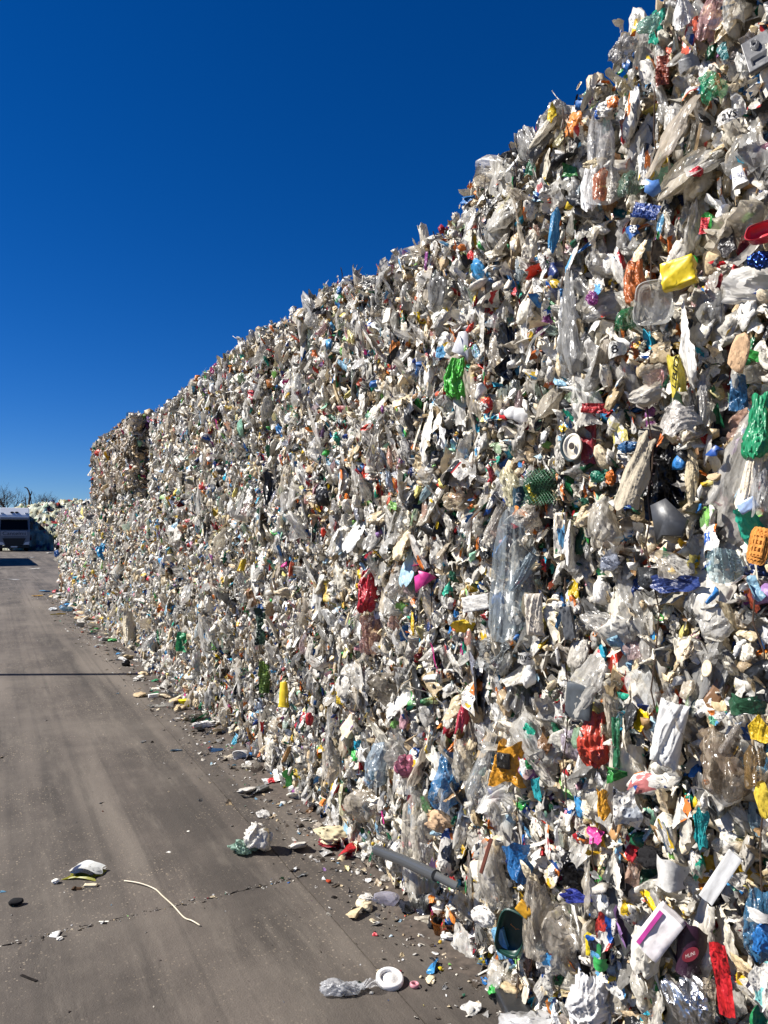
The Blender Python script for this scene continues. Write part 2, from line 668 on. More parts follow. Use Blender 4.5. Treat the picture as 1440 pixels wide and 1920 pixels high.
def bag(rng, n=15, m=18, pleats=4, fat=.35, amp=.1, neck=.6):
    """a hanging bag: gathered above, full below, pleats running down"""
    u, v, f = grid(n, m)
    t = .5 - v                                        # 0 top, 1 bottom
    w = (1 - neck) + neck * np.clip(t * 1.5, 0, 1) ** .8
    w *= np.where(t > .85, 1 - .45 * ((t - .85) / .15) ** 2, 1)
    a = u * w + .06 * np.sin(rng.uniform(3, 7) * v + rng.uniform(0, 6)) + rng.normal(0, .16) * t
    c = fat * np.sqrt(np.maximum(0, 1 - (2 * u) ** 2)) * (.25 + .75 * np.sin(np.clip(t, 0, 1) * math.pi * .8))
    for k in range(4):
        fr = pleats * (.7 + .8 * k) * rng.uniform(.8, 1.2)
        lean = rng.normal(0, .35)
        c += amp * .75 / (1 + .7 * k) * zig(rng, fr * (u + lean * t * (u + .3)) + .55 * np.sin(rng.uniform(3, 6) * v + rng.uniform(0, 6)) * t + .3 * np.sin(9 * v + 4 * u + rng.uniform(0, 6))) * (.35 + .65 * np.abs(np.sin(rng.uniform(1, 4) * t + rng.uniform(0, 3))))
    for k in range(6):
        an = rng.uniform(0, math.pi)
        c += amp * .8 / (1 + .4 * k) * zig(rng, rng.uniform(2, 5 + k) * (math.cos(an) * u + math.sin(an) * v)) * np.clip(t + .2, 0, 1)
    edge = np.abs(2 * u) ** 3
    a += .07 * edge * np.sign(u) * zig(rng, 4 * v + .3 * u)
    b = v + .06 * np.sin(rng.uniform(5, 11) * u + rng.uniform(0, 6)) * np.abs(v) + .05 * zig(rng, 5 * u) * (t > .9)
    return np.c_[a, b, c], split_quads(f, rng)


def strip(rng, m=12, w=.22, wave=.15):
    u, v, f = grid(4, m)
    a = u * w + wave * np.sin(v * rng.uniform(3, 7) + rng.uniform(0, 6)) * .5
    c = .12 * np.sin(v * rng.uniform(4, 9) + rng.uniform(0, 6)) + .06 * np.abs(u) + rng.normal(0, .008, u.shape)
    return np.c_[a, v, c], split_quads(f, rng)


def shell(P, F, t):
    """give an open surface a real thickness"""
    n = len(P)
    nor = np.zeros_like(P)
    fn = np.cross(P[F[:, 1]] - P[F[:, 0]], P[F[:, 2]] - P[F[:, 0]])
    for k in range(3):
        np.add.at(nor, F[:, k], fn)
    nor /= np.maximum(1e-9, np.linalg.norm(nor, axis=1))[:, None]
    e = {}
    for t3 in F:
        for i in range(3):
            a, b = int(t3[i]), int(t3[(i + 1) % 3])
            e[(a, b)] = e.get((a, b), 0) + 1
    rim = [(a, b) for (a, b) in e if (b, a) not in e]
    F2 = [F, F[:, ::-1] + n]
    if rim:
        R = np.array(rim)
        F2 += [np.c_[R[:, 1], R[:, 0], R[:, 0] + n], np.c_[R[:, 1], R[:, 0] + n, R[:, 1] + n]]
    return np.r_[P, P - nor * t], np.concatenate(F2)


def fan(faces):
    out = []
    for q in faces:
        for i in range(1, len(q) - 1):
            out.append((q[0], q[i], q[i + 1]))
    return np.array(out)


def shard(rng, k=6):
    """broken flat piece of rigid plastic"""
    an = np.sort(rng.uniform(0, 2 * math.pi, k) * .35 + np.arange(k) * 2 * math.pi / k)
    r = rng.uniform(.3, .55, k)
    pts = np.c_[np.cos(an) * r, np.sin(an) * r * 1.1, np.zeros(k)]
    pts[:, 2] = .35 * pts[:, 0] ** 2 * rng.choice([-1, 1]) + rng.normal(0, .02, k)
    P = np.r_[np.zeros((1, 3)), pts]
    F = np.array([(0, i + 1, (i + 1) % k + 1) for i in range(k)])
    return shell(P, F, .05)


def tub(rng, seg=14, square=0.0, depth=.45, dent=.08, flare=.85):
    """an open tub seen into: rim, wall and floor"""
    prof = [(.50, .06), (.53, .04), (.53, 0), (.49, 0), (.49 * .97, -.04), (.49 * flare, -depth), (.3 * flare, -depth * 1.02), (0.001, -depth * 1.02)]
    v, f = [], []
    for r, z in prof:
        for k in range(seg):
            t = 2 * math.pi * k / seg
            cx, cy = math.cos(t), math.sin(t)
            q = (abs(cx) ** 4 + abs(cy) ** 4) ** .25
            s = (1 - square) + square / q
            v.append((r * cx * s, r * cy * s, z))
    for i in range(len(prof) - 1):
        for k in range(seg):
            f.append((i * seg + k, i * seg + (k + 1) % seg, (i + 1) * seg + (k + 1) % seg, (i + 1) * seg + k))
    P = np.array(v)
    for _ in range(3):
        w = rng.normal(0, 4, 3)
        P += dent * .5 * np.outer(np.sin(P @ w + rng.uniform(0, 6)), rng.normal(0, 1, 3))
    return P, fan(f)


def bottle(rng, seg=12, squash=.5, dent=.1):
    prof = [(.001, -.5), (.17, -.5), (.2, -.47), (.2, -.3), (.185, -.26), (.2, -.22), (.2, -.05), (.185, -.01), (.2, .03), (.2, .12), (.17, .22), (.09, .33), (.065, .37),
            (.065, .40), (.085, .40), (.085, .49), (.07, .5), (.001, .5)]
    v, f = [], []
    for r, z in prof:
        for k in range(seg):
            t = 2 * math.pi * k / seg
            v.append((r * math.cos(t) * 1.3, z, r * math.sin(t) * squash * 1.3))
    for i in range(len(prof) - 1):
        for k in range(seg):
            f.append((i * seg + k, (i + 1) * seg + k, (i + 1) * seg + (k + 1) % seg, i * seg + (k + 1) % seg))
    P = np.array(v)
    body = np.clip((.3 - P[:, 1]) * 4, 0, 1)
    for k in range(4):
        w = rng.normal(0, 1, 3) * np.array([5, 4, 5])
        P += dent * .6 / (1 + .4 * k) * np.outer(tri(P @ w * .35 + rng.uniform(0, 1)) * body, rng.normal(0, 1, 3) * np.array([.5, .2, .6]))
    return P, fan(f)


def disc(rng, seg=18):
    prof = [(.5, -.06), (.5, .04), (.45, .06), (.42, .02), (.3, .02), (.28, .05), (.12, .05), (.10, .01), (.001, .01)]
    v, f = [], []
    for r, z in prof:
        for k in range(seg):
            t = 2 * math.pi * k / seg
            v.append((r * math.cos(t), r * math.sin(t), z))
    for i in range(len(prof) - 1):
        for k in range(seg):
            f.append((i * seg + k, i * seg + (k + 1) % seg, (i + 1) * seg + (k + 1) % seg, (i + 1) * seg + k))
    P = np.array(v)
    P[:, 2] += .12 * np.sin(P[:, 0] * 4 + rng.uniform(0, 6)) * rng.uniform(-1, 1)
    return P, fan(f)


def carton(rng, dent=.07, d=.3, sub=4):
    """a squashed box"""
    bm = bmesh.new()
    bmesh.ops.create_cube(bm, size=1.0)
    bmesh.ops.subdivide_edges(bm, edges=bm.edges, cuts=sub, use_grid_fill=True)
    P = np.array([p.co[:] for p in bm.verts])
    F = fan([[q.index for q in t.verts] for t in bm.faces])
    bm.free()
    P[:, 2] *= d
    for k in range(4):
        w = rng.normal(0, 1.2, 3)
        P += dent * np.outer(zig(rng, P @ w * 1.3), rng.normal(0, 1, 3) * np.array([.5, .5, .9]))
    return P, F


def foam(rng):
    v, f = ICO[2]
    P = v.copy()
    for _ in range(7):                               # knock flat faces off a ball
        n = rng.normal(0, 1, 3)
        n /= np.linalg.norm(n)
        lim = rng.uniform(.2, .36)
        s = P @ n
        k = s > lim
        P[k] -= np.outer(s[k] - lim, n)
    P += rng.normal(0, .008, P.shape)
    lo, hi = P.min(0), P.max(0)
    return (P - (lo + hi) / 2) / (hi - lo), f


LIB = {}


def put_lib(kind, n, fn):
    LIB[kind] = [fn(np.random.default_rng(1000 + 31 * i + sum(map(ord, kind)))) for i in range(n)]


put_lib('film_scrap', 18, lambda r: sheet(r, 14, 18, amp=.15, octaves=5, ragged=.07, gather=r.uniform(0, .5), folds=int(r.integers(0, 3)), curl=r.uniform(-.5, .8), round_=r.uniform(0, .8)))
put_lib('wrapper', 16, lambda r: lump(r, 3, amp=.40, octaves=5, pleat=r.uniform(1.2, 3)))
put_lib('crushed_wrapper', 12, lambda r: lump(r, 3, amp=.36, octaves=6, pleat=r.uniform(1.2, 2.6)))
put_lib('plastic_bag', 10, lambda r: bag(r, 18, 22, pleats=r.uniform(2, 4), fat=r.uniform(.2, .5), amp=.13, neck=r.uniform(.2, .75)))
put_lib('film_strip', 6, lambda r: strip(r))
put_lib('plastic_shard', 8, lambda r: shard(r, int(r.integers(4, 8))))
put_lib('tub', 4, lambda r: tub(r, 14, r.choice([0, .7]), r.uniform(.25, .6), .12))
put_lib('bottle', 6, lambda r: bottle(r, 12, r.uniform(.25, .7), .12))
put_lib('lid', 3, lambda r: disc(r))
put_lib('carton', 5, lambda r: carton(r, .11, r.uniform(.25, .6)))
put_lib('foam_chunk', 6, foam)
put_lib('folded_film', 10, lambda r: sheet(r, 16, 14, amp=.12, octaves=4, base=2.2, vertical=.25, folds=2, ragged=.1, curl=r.uniform(.3, 1.4)))
def string_(r):
    t = np.linspace(-.5, .5, 9)
    pts = np.c_[.25 * np.cumsum(r.normal(0, .25, 9)), t, .15 * np.sin(t * r.uniform(4, 9) + r.uniform(0, 6))]
    mb = MB().tube([tuple(p) for p in pts], .012, 5)
    return np.array(mb.v), fan(mb.f)


put_lib('string', 6, string_)
SMOOTH = {'bottle', 'tub', 'lid'}
_libmesh = {}


def lib_mesh(kind, i, mat):
    key = (kind, i, mat)
    if key not in _libmesh:
        P, F = LIB[kind][i]
        _libmesh[key] = mesh_from(kind, P, F, M[mat], smooth=kind not in ('plastic_shard', 'carton', 'foam_chunk', 'wrapper', 'crushed_wrapper'))
    return _libmesh[key]


# local frame of the wall: a -> -Y, b -> Z, c -> -X
WALL = Matrix(((0, 0, -1), (-1, 0, 0), (0, 1, 0)))


def rot3(yaw, pit, roll):
    return Matrix.Rotation(yaw, 3, 'Y') @ Matrix.Rotation(pit, 3, 'X') @ Matrix.Rotation(roll, 3, 'Z')


def trs(loc, R3, sc):
    return Matrix.Translation(loc) @ (R3 @ Matrix.Diagonal(sc)).to_4x4()


# ------------------------------------------------------------------ the ground
big = 1500
yard = add_obj('ground', mesh_from('ground', [(-big, -big, -.025), (big, -big, -.025), (big, big, -.025), (-big, big, -.025)], [(0, 1, 2, 3)], M['concrete']))
tag(yard, 'grey brown concrete yard with cracks and wheel tracks', 'ground', kind='structure')
XJ = [-14.8, -10.8, -6.8, -2.77, 1.227, 5.2, 9.2]
YJ = [-1.85, 3.17, 8.2, 13.2, 18.2, 23.2, 28.2, 33.2, 38.2, 43.2]


def joint_noise(key, t):
    r = np.random.default_rng(key)
    s = np.zeros_like(t)
    for k in range(7):
        s += np.sin(t * r.uniform(2, 9) * (1.7 ** k) + r.uniform(0, 6)) / (1.35 ** k)
    return s / 3.2


for i in range(len(XJ) - 1):
    for j in range(len(YJ) - 1):
        near = YJ[j] < 9 and XJ[i] > -7 and XJ[i] < 4
        step = .02 if near else 2.5
        x0, x1, y0, y1 = XJ[i], XJ[i + 1], YJ[j], YJ[j + 1]

        def yedge(jj, xs, side):
            am = (.010 if jj == 1 else .003) if near else 0.0
            gap = .0004 if jj == 1 else .0015
            jag = np.random.default_rng(50 + jj * 2 + side).normal(0, am * .28, len(xs))
            return YJ[jj] + am * joint_noise(jj, xs) + side * (gap + am * .75 * np.clip(joint_noise(900 + jj * 3 + side, xs * .8) - .02, 0, 2)) + jag

        def xedge(ii, ys, side):
            am = .0025 if near else 0.0
            return XJ[ii] + am * joint_noise(300 + ii, ys) + side * (.0028 + am * .5 * np.abs(joint_noise(600 + ii * 3 + side, ys)))
        nx, ny = max(2, int((x1 - x0) / step)), max(2, int((y1 - y0) / step))
        tx, ty = np.linspace(x0 + .006, x1 - .006, nx), np.linspace(y0 + .02, y1 - .02, ny)
        ring = [(x, y) for x, y in zip(tx, yedge(j, tx, 1))] + [(x, y) for x, y in zip(xedge(i + 1, ty, -1), ty)]
        ring += [(x, y) for x, y in zip(tx[::-1], yedge(j + 1, tx, -1)[::-1])] + [(x, y) for x, y in zip(xedge(i, ty, 1)[::-1], ty[::-1])]
        n = len(ring)
        tilt = RNG.uniform(-.0008, .0008)
        V = [(x, y, tilt) for x, y in ring] + [(x, y, -.03) for x, y in ring]
        Fc = [tuple(range(n))] + [(k, n + k, n + (k + 1) % n, (k + 1) % n) for k in range(n)]
        add_obj('concrete_slab', mesh_from('concrete_slab', V, Fc, M['concrete']), yard)

# ------------------------------------------------------------------ the wall of bales
WALL_FAR3 = on_wall(113, 1000).y                     # the lower three courses end here
WALL_FAR4 = on_wall(189, 1000).y                     # the top course ends here
GAP_Y = on_wall(279, 1000).y
ROWS = [(0.0, .69), (.69, .745), (1.435, .70), (2.135, .66)]
TOP_EDGES = [-.55, .57, 1.60, 2.36, 3.46, 4.60, 5.74, 6.90]       # the top course, from the right
TOP_Z = [3.03, 3.005, 2.90, 2.80, 2.90, 2.92, 2.93, 2.92]
ROWNAME = ['bottom', 'second', 'third', 'top']
ORD = ['first', 'second', 'third', 'fourth', 'fifth', 'sixth', 'seventh', 'eighth', 'ninth', 'tenth', 'eleventh', 'twelfth',
       'thirteenth', 'fourteenth', 'fifteenth', 'sixteenth', 'seventeenth', 'eighteenth', 'nineteenth', 'twentieth', 'last but one', 'last']
BALES = []
for r, (z0, h) in enumerate(ROWS):
    y = [.30, -.12, .15, -.55][r]
    end = WALL_FAR3 if r < 3 else WALL_FAR4
    k = 0
    while y < end - .25:
        w = RNG.uniform(1.04, 1.22)
        if r == 3 and y < 6.5:
            q = min(range(len(TOP_EDGES)), key=lambda t: abs(TOP_EDGES[t] - y))
            y = TOP_EDGES[q]
            w = (TOP_EDGES + [GAP_Y])[q + 1] - y - .01
        elif r == 3 and y < GAP_Y < y + w + .3:
            w = GAP_Y - y
        elif y + w > end - .35:
            w = end - y
        out = RNG.uniform(-.025, .035) + (-0.02 if r == 0 else 0)
        top = h
        if r == 3:
            top = float(np.interp(y + .3, [e + .3 for e in TOP_EDGES], TOP_Z)) - z0
            if y > GAP_Y - .1:
                top = 3.0 - z0 + RNG.uniform(-.02, .04)
                out += .15
        if y + w > .72:
            loc = Vector((WX - out + .55, y + w / 2, z0))
            b = empty('plastic_bale', loc)
            BALES.append(dict(obj=b, row=r, y0=y, y1=y + w, z0=z0, z1=z0 + top, x=WX - out, loc=loc, k=k))
            k += 1
        y += w + RNG.uniform(.0, .02)
        if r == 3 and abs(y - GAP_Y) < .12:
            y = GAP_Y + .2
NB = [sum(1 for b in BALES if b['row'] == r) for r in range(4)]
FEATURE = {}


def bale_at(y, z):
    best, bd = None, 1e9
    for b in BALES:
        dy = max(b['y0'] - y, 0, y - b['y1'])
        dz = max(b['z0'] - z, 0, z - b['z1'])
        if dy + dz < bd:
            best, bd = b, dy + dz
    return best


# hollows torn into the face: photo box, depth
HOLLOWS = []
for (x0, y0, x1, y1, dep) in [(1200, 838, 1288, 990, .42), (497, 885, 532, 950, .14), (1195, 1590, 1240, 1660, .10), (1272, 1745, 1320, 1835, .10),
                              (965, 700, 990, 735, .08), (1045, 480, 1075, 520, .1), (845, 1570, 885, 1640, .1),
                              (484, 1160, 500, 1350, .12), (856, 500, 868, 565, .1), (1000, 470, 1016, 540, .08), (1326, 380, 1338, 560, .06)]:
    a, c = on_wall(x0, (y0 + y1) / 2), on_wall(x1, (y0 + y1) / 2)
    t, u = on_wall((x0 + x1) / 2, y0), on_wall((x0 + x1) / 2, y1)
    HOLLOWS.append(((a.y + c.y) / 2, (t.z + u.z) / 2, abs(a.y - c.y) / 2, abs(t.z - u.z) / 2, dep))


def hollow(y, z):
    d = np.zeros_like(y)
    for cy, cz, ry, rz, dep in HOLLOWS:
        q = ((y - cy) / ry) ** 2 + ((z - cz) / rz) ** 2
        d = np.maximum(d, dep * np.clip(1.5 * (1.25 - q), 0, 1))
    return d


MATS = ['film', 'clear', 'printed', 'rigid', 'foam']
# kind, weight, scale of (a,b,c), material weights
KINDS = [
    ('film_scrap', .27, (1.05, 1.35, .9), (.50, .30, .17, 0, .03)),
    ('folded_film', .19, (1.05, 1.3, .9), (.5, .24, .23, 0, .03)),
    ('wrapper', .06, (.85, 1.2, .6), (.5, .2, .25, 0, .05)),
    ('crushed_wrapper', .21, (1.0, 1.3, .6), (.42, .38, .18, 0, .02)),
    ('plastic_bag', .12, (1.1, 1.9, .8), (.46, .42, .12, 0, 0)),
    ('film_strip', .035, (1.0, 1.9, .8), (.7, .15, .15, 0, 0)),
    ('plastic_shard', .035, (.8, .9, .8), (0, 0, .1, .9, 0)),
    ('tub', .012, (.8, .8, .7), (0, .2, .1, .7, 0)),
    ('bottle', .012, (1.4, 1.7, 1.2), (0, .25, .15, .6, 0)),
    ('lid', .008, (.6, .6, .6), (0, 0, 0, 1, 0)),
    ('carton', .018, (.8, 1.1, .8), (0, 0, .6, .2, .2)),
    ('foam_chunk', .03, (.75, .9, .7), (0, 0, 0, 0, 1)),
    ('string', .022, (2.0, 2.6, 2.0), (.5, 0, 0, .5, 0)),
]
KW = np.array([k[1] for k in KINDS])
KW = KW / KW.sum()


def scrap_templates():
    out = []
    for i in range(18):
        r = np.random.default_rng(400 + i)
        if i % 4 == 3:
            P, F = lump(r, 1, amp=.45, octaves=3)
            P[:, 2] *= .6
        elif i % 3 == 2:                             # a narrow fold
            P, F = sheet(r, 4, 6, amp=.22, octaves=3, folds=1, ragged=.15, vertical=.2)
            P[:, 0] *= .55
        else:
            P, F = sheet(r, 5, 5, amp=.2, octaves=3, folds=1, ragged=.12, round_=.4)
        out.append((P, F))
    return out


SCRAPS = scrap_templates()


def rot_batch(rng, n, sy=.9, sp=.6, sr=.6):
    ya, pi, ro = rng.normal(0, sy, n), rng.normal(0, sp, n), rng.normal(0, sr, n)
    def R(axis, t):
        c, s, z, o = np.cos(t), np.sin(t), np.zeros(n), np.ones(n)
        if axis == 'Y':
            return np.stack([np.stack([c, z, s], -1), np.stack([z, o, z], -1), np.stack([-s, z, c], -1)], 1)
        if axis == 'X':
            return np.stack([np.stack([o, z, z], -1), np.stack([z, c, -s], -1), np.stack([z, s, c], -1)], 1)
        return np.stack([np.stack([c, -s, z], -1), np.stack([s, c, z], -1), np.stack([z, z, o], -1)], 1)
    return R('Y', ya) @ R('X', pi) @ R('Z', ro)


W3 = np.array([[0, 0, -1], [-1, 0, 0], [0, 1, 0]], dtype=float)


def scatter_mesh(rng, pos, size, colours, frame=W3, spread=(.8, .6, .9), stretch=(.95, 1.2, .7)):
    """many small scraps as one mesh: positions N x 3"""
    n = len(pos)
    R = rot_batch(rng, n, *spread)
    which = rng.integers(0, len(SCRAPS), n)
    Vs, Fs, Cs = [], [], []
    base = 0
    for t, (P, F) in enumerate(SCRAPS):
        k = np.where(which == t)[0]
        if not len(k):
            continue
        Q = P[None] * (size[k, None, None] * np.array(stretch)[None, None])
        Q = np.einsum('nij,nkj->nki', frame[None] @ R[k], Q) + pos[k][:, None]
        Vs.append(Q.reshape(-1, 3))
        Fs.append((F[None] + (np.arange(len(k)) * len(P))[:, None, None]).reshape(-1, 3) + base)
        Cs.append(np.repeat(colours[k], len(P), axis=0))
        base += len(k) * len(P)
    return np.concatenate(Vs), np.concatenate(Fs), np.concatenate(Cs)


def bale_core(rng, b, d, plain):
    """the pressed body: a lumpy block whose face is broken into tilted, layered cells"""
    W, H = b['y1'] - b['y0'], b['z1'] - b['z0']
    g = min(.045, max(.011, .0042 * d))
    n, m = int(W / g) + 1, int(H / g) + 1
    yy, zz = np.meshgrid(np.linspace(b['y0'], b['y1'], n), np.linspace(b['z0'] - .01, b['z1'], m))
    y, z = yy.ravel(), zz.ravel()
    cell = max(.028, .007 * d)
    ns = int(W * H / (cell * cell * 2.0))
    sy, sz = rng.uniform(b['y0'], b['y1'], ns), rng.uniform(b['z0'], b['z1'], ns)
    wy = y + .025 * np.sin(23 * z + 5 * y) + .012 * np.sin(61 * z + 31 * y)
    wz = z + .03 * np.sin(19 * y + 9 * z)
    dist = ((wy[:, None] - sy[None]) * 1.0) ** 2 + ((wz[:, None] - sz[None]) * .55) ** 2
    c = np.argmin(dist, 1)
    off, ty, tz = rng.normal(0, .022, ns), rng.normal(0, .55, ns), rng.normal(0, .35, ns)
    h = off[c] + ty[c] * (y - sy[c]) + tz[c] * (z - sz[c])
    for k in range(3):
        fr = 14 * 1.9 ** k
        h += .016 / 1.5 ** k * tri(fr * (y + .2 * z * rng.uniform(-1, 1)) + rng.uniform(0, 1) + .6 * np.sin(5 * z + rng.uniform(0, 6)))
    h -= .036
    de = np.minimum(np.minimum(y - b['y0'], b['y1'] - y), np.minimum(z - b['z0'], b['z1'] - z))
    h -= .10 * np.exp(-(np.maximum(de, 0) / .035) ** 1.3)
    h -= hollow(y, z)
    cols = np.array([pick_colour(rng, plain) for _ in range(ns)])[c]
    cols *= rng.uniform(.75, 1.05, len(cols))[:, None]
    V = np.c_[b['x'] - h, y, z]
    i = np.arange(n * m).reshape(m, n)
    f = np.stack([i[:-1, :-1], i[1:, :-1], i[1:, 1:], i[:-1, 1:]], -1).reshape(-1, 4)
    F = split_quads(f, rng)
    # the block behind the face
    P, F2 = carton(rng, .012, 1.0, 7)
    P = P * np.array([.74, W - .01, H - .03]) + np.array([b['x'] + .38 + .37, (b['y0'] + b['y1']) / 2, (b['z0'] + b['z1']) / 2 - .005])
    # far and near ends and the top take scrap colours too
    c2 = np.array([pick_colour(rng, plain) for _ in range(len(P))])
    return np.r_[V, P], np.r_[F, F2 + len(V)], np.r_[cols, c2]


def local(b, Mw):
    return Matrix.Translation(-b['loc']) @ Mw


n_parts_total = 0
for bi, b in enumerate(BALES):
    rng = np.random.default_rng(5000 + bi)
    W, H = b['y1'] - b['y0'], b['z1'] - b['z0']
    mid = Vector((b['x'], max(.9, (b['y0'] + b['y1']) / 2), (b['z0'] + b['z1']) / 2))
    d = depth_of(mid)
    plain = rng.uniform(.05, .4)
    # the set-back stack at the far end is older and dirtier
    TINT[0] = np.array((.80, .73, .64)) if b['row'] == 3 and b['y0'] > GAP_Y - .1 else np.array((1, .985, .945)) * rng.uniform(.92, 1.08)
    V, F, C = bale_core(rng, b, d, plain)
    V = V - np.array(b['loc'])
    core = add_obj('pressed_core', mesh_from('pressed_core', V, F, M['stuff'], colours=C), b['obj'])
    core['kind'] = 'stuff'
    # small scraps too many to count
    ns = int(np.interp(d, [2, 4, 8, 18], [1800, 1500, 850, 330]) * W * H / .8)
    ps = np.interp(d, [2, 4, 8, 18], [.030, .033, .045, .074])
    py = rng.uniform(b['y0'], b['y1'], ns)
    pz = rng.uniform(b['z0'], b['z1'], ns)
    hol = hollow(py, pz)
    keep = (hol < .02) | (rng.random(ns) < .08)
    py, pz, hol = py[keep], pz[keep], hol[keep]
    px = b['x'] - rng.normal(-.010, .024, len(py)) + hol
    cols = np.array([pick_colour(rng, plain) for _ in range(len(py))])
    V, F, C = scatter_mesh(rng, np.c_[px, py, pz] - np.array(b['loc']), ps * rng.lognormal(0, .35, len(py)), cols)
    if b['row'] == 3:                                # a few along the top edge
        nt = int(ns * .35)
        q = np.c_[b['x'] + rng.uniform(-.02, .5, nt) ** 1.0, rng.uniform(b['y0'], b['y1'], nt), b['z1'] - .035 + rng.normal(.0, .018, nt)]
        V2, F2, C2 = scatter_mesh(rng, q - np.array(b['loc']), ps * rng.lognormal(0.1, .35, nt), np.array([pick_colour(rng, .3) for _ in range(nt)]), spread=(2, 2, 2))
        F2 = F2 + len(V)
        V, F, C = np.r_[V, V2], np.r_[F, F2], np.r_[C, C2]
    if b['row'] == 3 and abs(b['y0'] - (GAP_Y + .2)) < .1:   # the end of the set-back stack, seen in the gap
        nt = 420
        q = np.c_[b['x'] + rng.uniform(-.02, .55, nt), b['y0'] - rng.normal(-.005, .025, nt), rng.uniform(b['z0'], b['z1'], nt)]
        V2, F2, C2 = scatter_mesh(rng, q - np.array(b['loc']), 1.3 * ps * rng.lognormal(0.1, .35, nt), np.array([pick_colour(rng, .2) for _ in range(nt)]), frame=np.array([[1, 0, 0], [0, 0, -1], [0, 1, 0]], dtype=float))
        F2 = F2 + len(V)
        V, F, C = np.r_[V, V2], np.r_[F, F2], np.r_[C, C2]
    so = add_obj('small_scraps', mesh_from('small_scraps', V, F, M['stuff'], colours=C), b['obj'])
    so['kind'] = 'stuff'
    # the pieces one can pick out
    npart = int(np.interp(d, [2, 3, 4.5, 7, 10, 18], [470, 430, 340, 220, 145, 80]) * W * H / .8)
    med = float(np.interp(d, [2, 4, 8, 18], [.056, .052, .062, .094]))
    cells = int(math.sqrt(npart))
    for q in range(npart):
        y = b['y0'] + W * ((q % cells) + rng.uniform(-.2, 1.2)) / cells
        z = b['z0'] + H * ((q // cells) % cells + rng.uniform(-.2, 1.2)) / cells
        y = min(max(y, b['y0'] + .01), b['y1'] - .01)
        z = min(max(z, b['z0'] + .01), b['z1'] + (.01 if b['row'] == 3 else -.01))
        hd = float(hollow(np.array([y]), np.array([z]))[0])
        if hd > .03 or any(((y - cy) / ry) ** 2 + ((z - cz) / rz) ** 2 < 4.2 for cy, cz, ry, rz, dp in HOLLOWS if dp > .2):
            continue
        kind, _, sc, mw = KINDS[rng.choice(len(KINDS), p=KW)]
        mat = MATS[rng.choice(5, p=np.array(mw) / sum(mw))]
        idx = int(rng.integers(len(LIB[kind])))
        s = med * rng.lognormal(0, .46) * (1.25 if mat == 'clear' else 1.0)
        c = pick_colour(rng, plain)
        cap = .16 if mat == 'clear' else .11
        if c.max() > 2.2 * c.min() + .02:
            cap = .065
        s = min(s, max(cap, med * 1.25))
        if mat == 'clear':
            c = .55 * c + .45 * np.array(lin('#e4e2dc'))
        if mat == 'foam':
            c = np.array(lin((CREAMS + WHITES)[rng.integers(len(CREAMS) + len(WHITES))])) * rng.uniform(.85, 1)
        sa = (s * sc[0] * rng.uniform(.7, 1.15), s * sc[1] * rng.uniform(.75, 1.25), s * sc[2] * rng.uniform(.5, .95))
        R = WALL @ rot3(rng.normal(-.2, .55), rng.normal(.0, .38), rng.normal(0, .3) if rng.random() < .55 else rng.uniform(-1.57, 1.57))
        o = rng.normal(.014, .019)
        edge = min(y - b['y0'], b['y1'] - y, z - b['z0'] + (.03 if b['row'] == 0 else 0), b['z1'] - z)
        if min(y - b['y0'], b['y1'] - y) < .03 and rng.random() < .5:
            continue
        o -= .045 * math.exp(-max(edge, 0) / .03)
        ob = add_obj(kind, lib_mesh(kind, idx, mat), b['obj'], local(b, trs(Vector((b['x'] - o, y, z)), R, sa)), c)
        n_parts_total += 1
    # baling wire, upright, bitten into the face
    if d < 9:
        for q in range(3):
            yw = b['y0'] + W * (.2 + .3 * q + rng.uniform(-.06, .06))
            zs = np.linspace(b['z0'] + .02, b['z1'] - .02, 11)
            pw = [Vector((b['x'] - .035 + rng.normal(0, .012), yw + rng.normal(0, .006), zz_)) - b['loc'] for zz_ in zs]
            MB().tube(pw, .0022, 5).build('baling_wire', M['wire'], b['obj'])
    # upper edge of the top course: tufts against the sky
    if b['row'] == 3:
        for q in range(int(np.interp(d, [2, 5, 14], [46, 34, 20]))):
            kind = ('film_scrap', 'wrapper', 'crushed_wrapper', 'folded_film', 'film_strip')[rng.integers(5)]
            s = med * rng.lognormal(-.05, .35)
            R = WALL @ rot3(rng.uniform(-3, 3), rng.normal(-.6, .6), rng.normal(0, .9))
            p = Vector((b['x'] + rng.uniform(-.02, .30), rng.uniform(b['y0'], b['y1']), b['z1'] + rng.uniform(-.05, .012)))
            add_obj(kind, lib_mesh(kind, int(rng.integers(len(LIB[kind]))), ('film', 'film', 'clear', 'printed')[rng.integers(4)]), b['obj'],
                    local(b, trs(p, R, (s, s * .95, s * .8))), pick_colour(rng, .3))

TINT[0] = np.ones(3)
print('bales', len(BALES), NB, 'parts', n_parts_total)

# ------------------------------------------------------------------ pieces of the wall one recognises
def unit(P):
    lo, hi = P.min(0), P.max(0)
    k = np.maximum(hi - lo, 1e-6)
    Q = (P - (lo + hi) / 2) / k
    return Q


def relief(fn, n=34, m=40, t=.25):
    """a moulded plate: height field with a thickness"""
    u, v, f = grid(n, m)
    F = np.concatenate([f[:, [0, 1, 2]], f[:, [0, 2, 3]]])
    P = np.c_[u, v, fn(u, v)]
    return shell(P, F, t)


def net(rng, k=9):
    mb = MB()
    for q in range(-k, k + 1):
        for sgn in (1, -1):
            pts = []
            for t in np.linspace(-.5, .5, 12):
                x, y = t, sgn * t + q / k
                if abs(y) <= .5:
                    pts.append((x, y, .18 * math.sin(5 * x + 2 * y) + .12 * math.sin(9 * y)))
            if len(pts) > 2:
                mb.tube(pts, .011, 4)
    return np.array(mb.v), fan(mb.f)


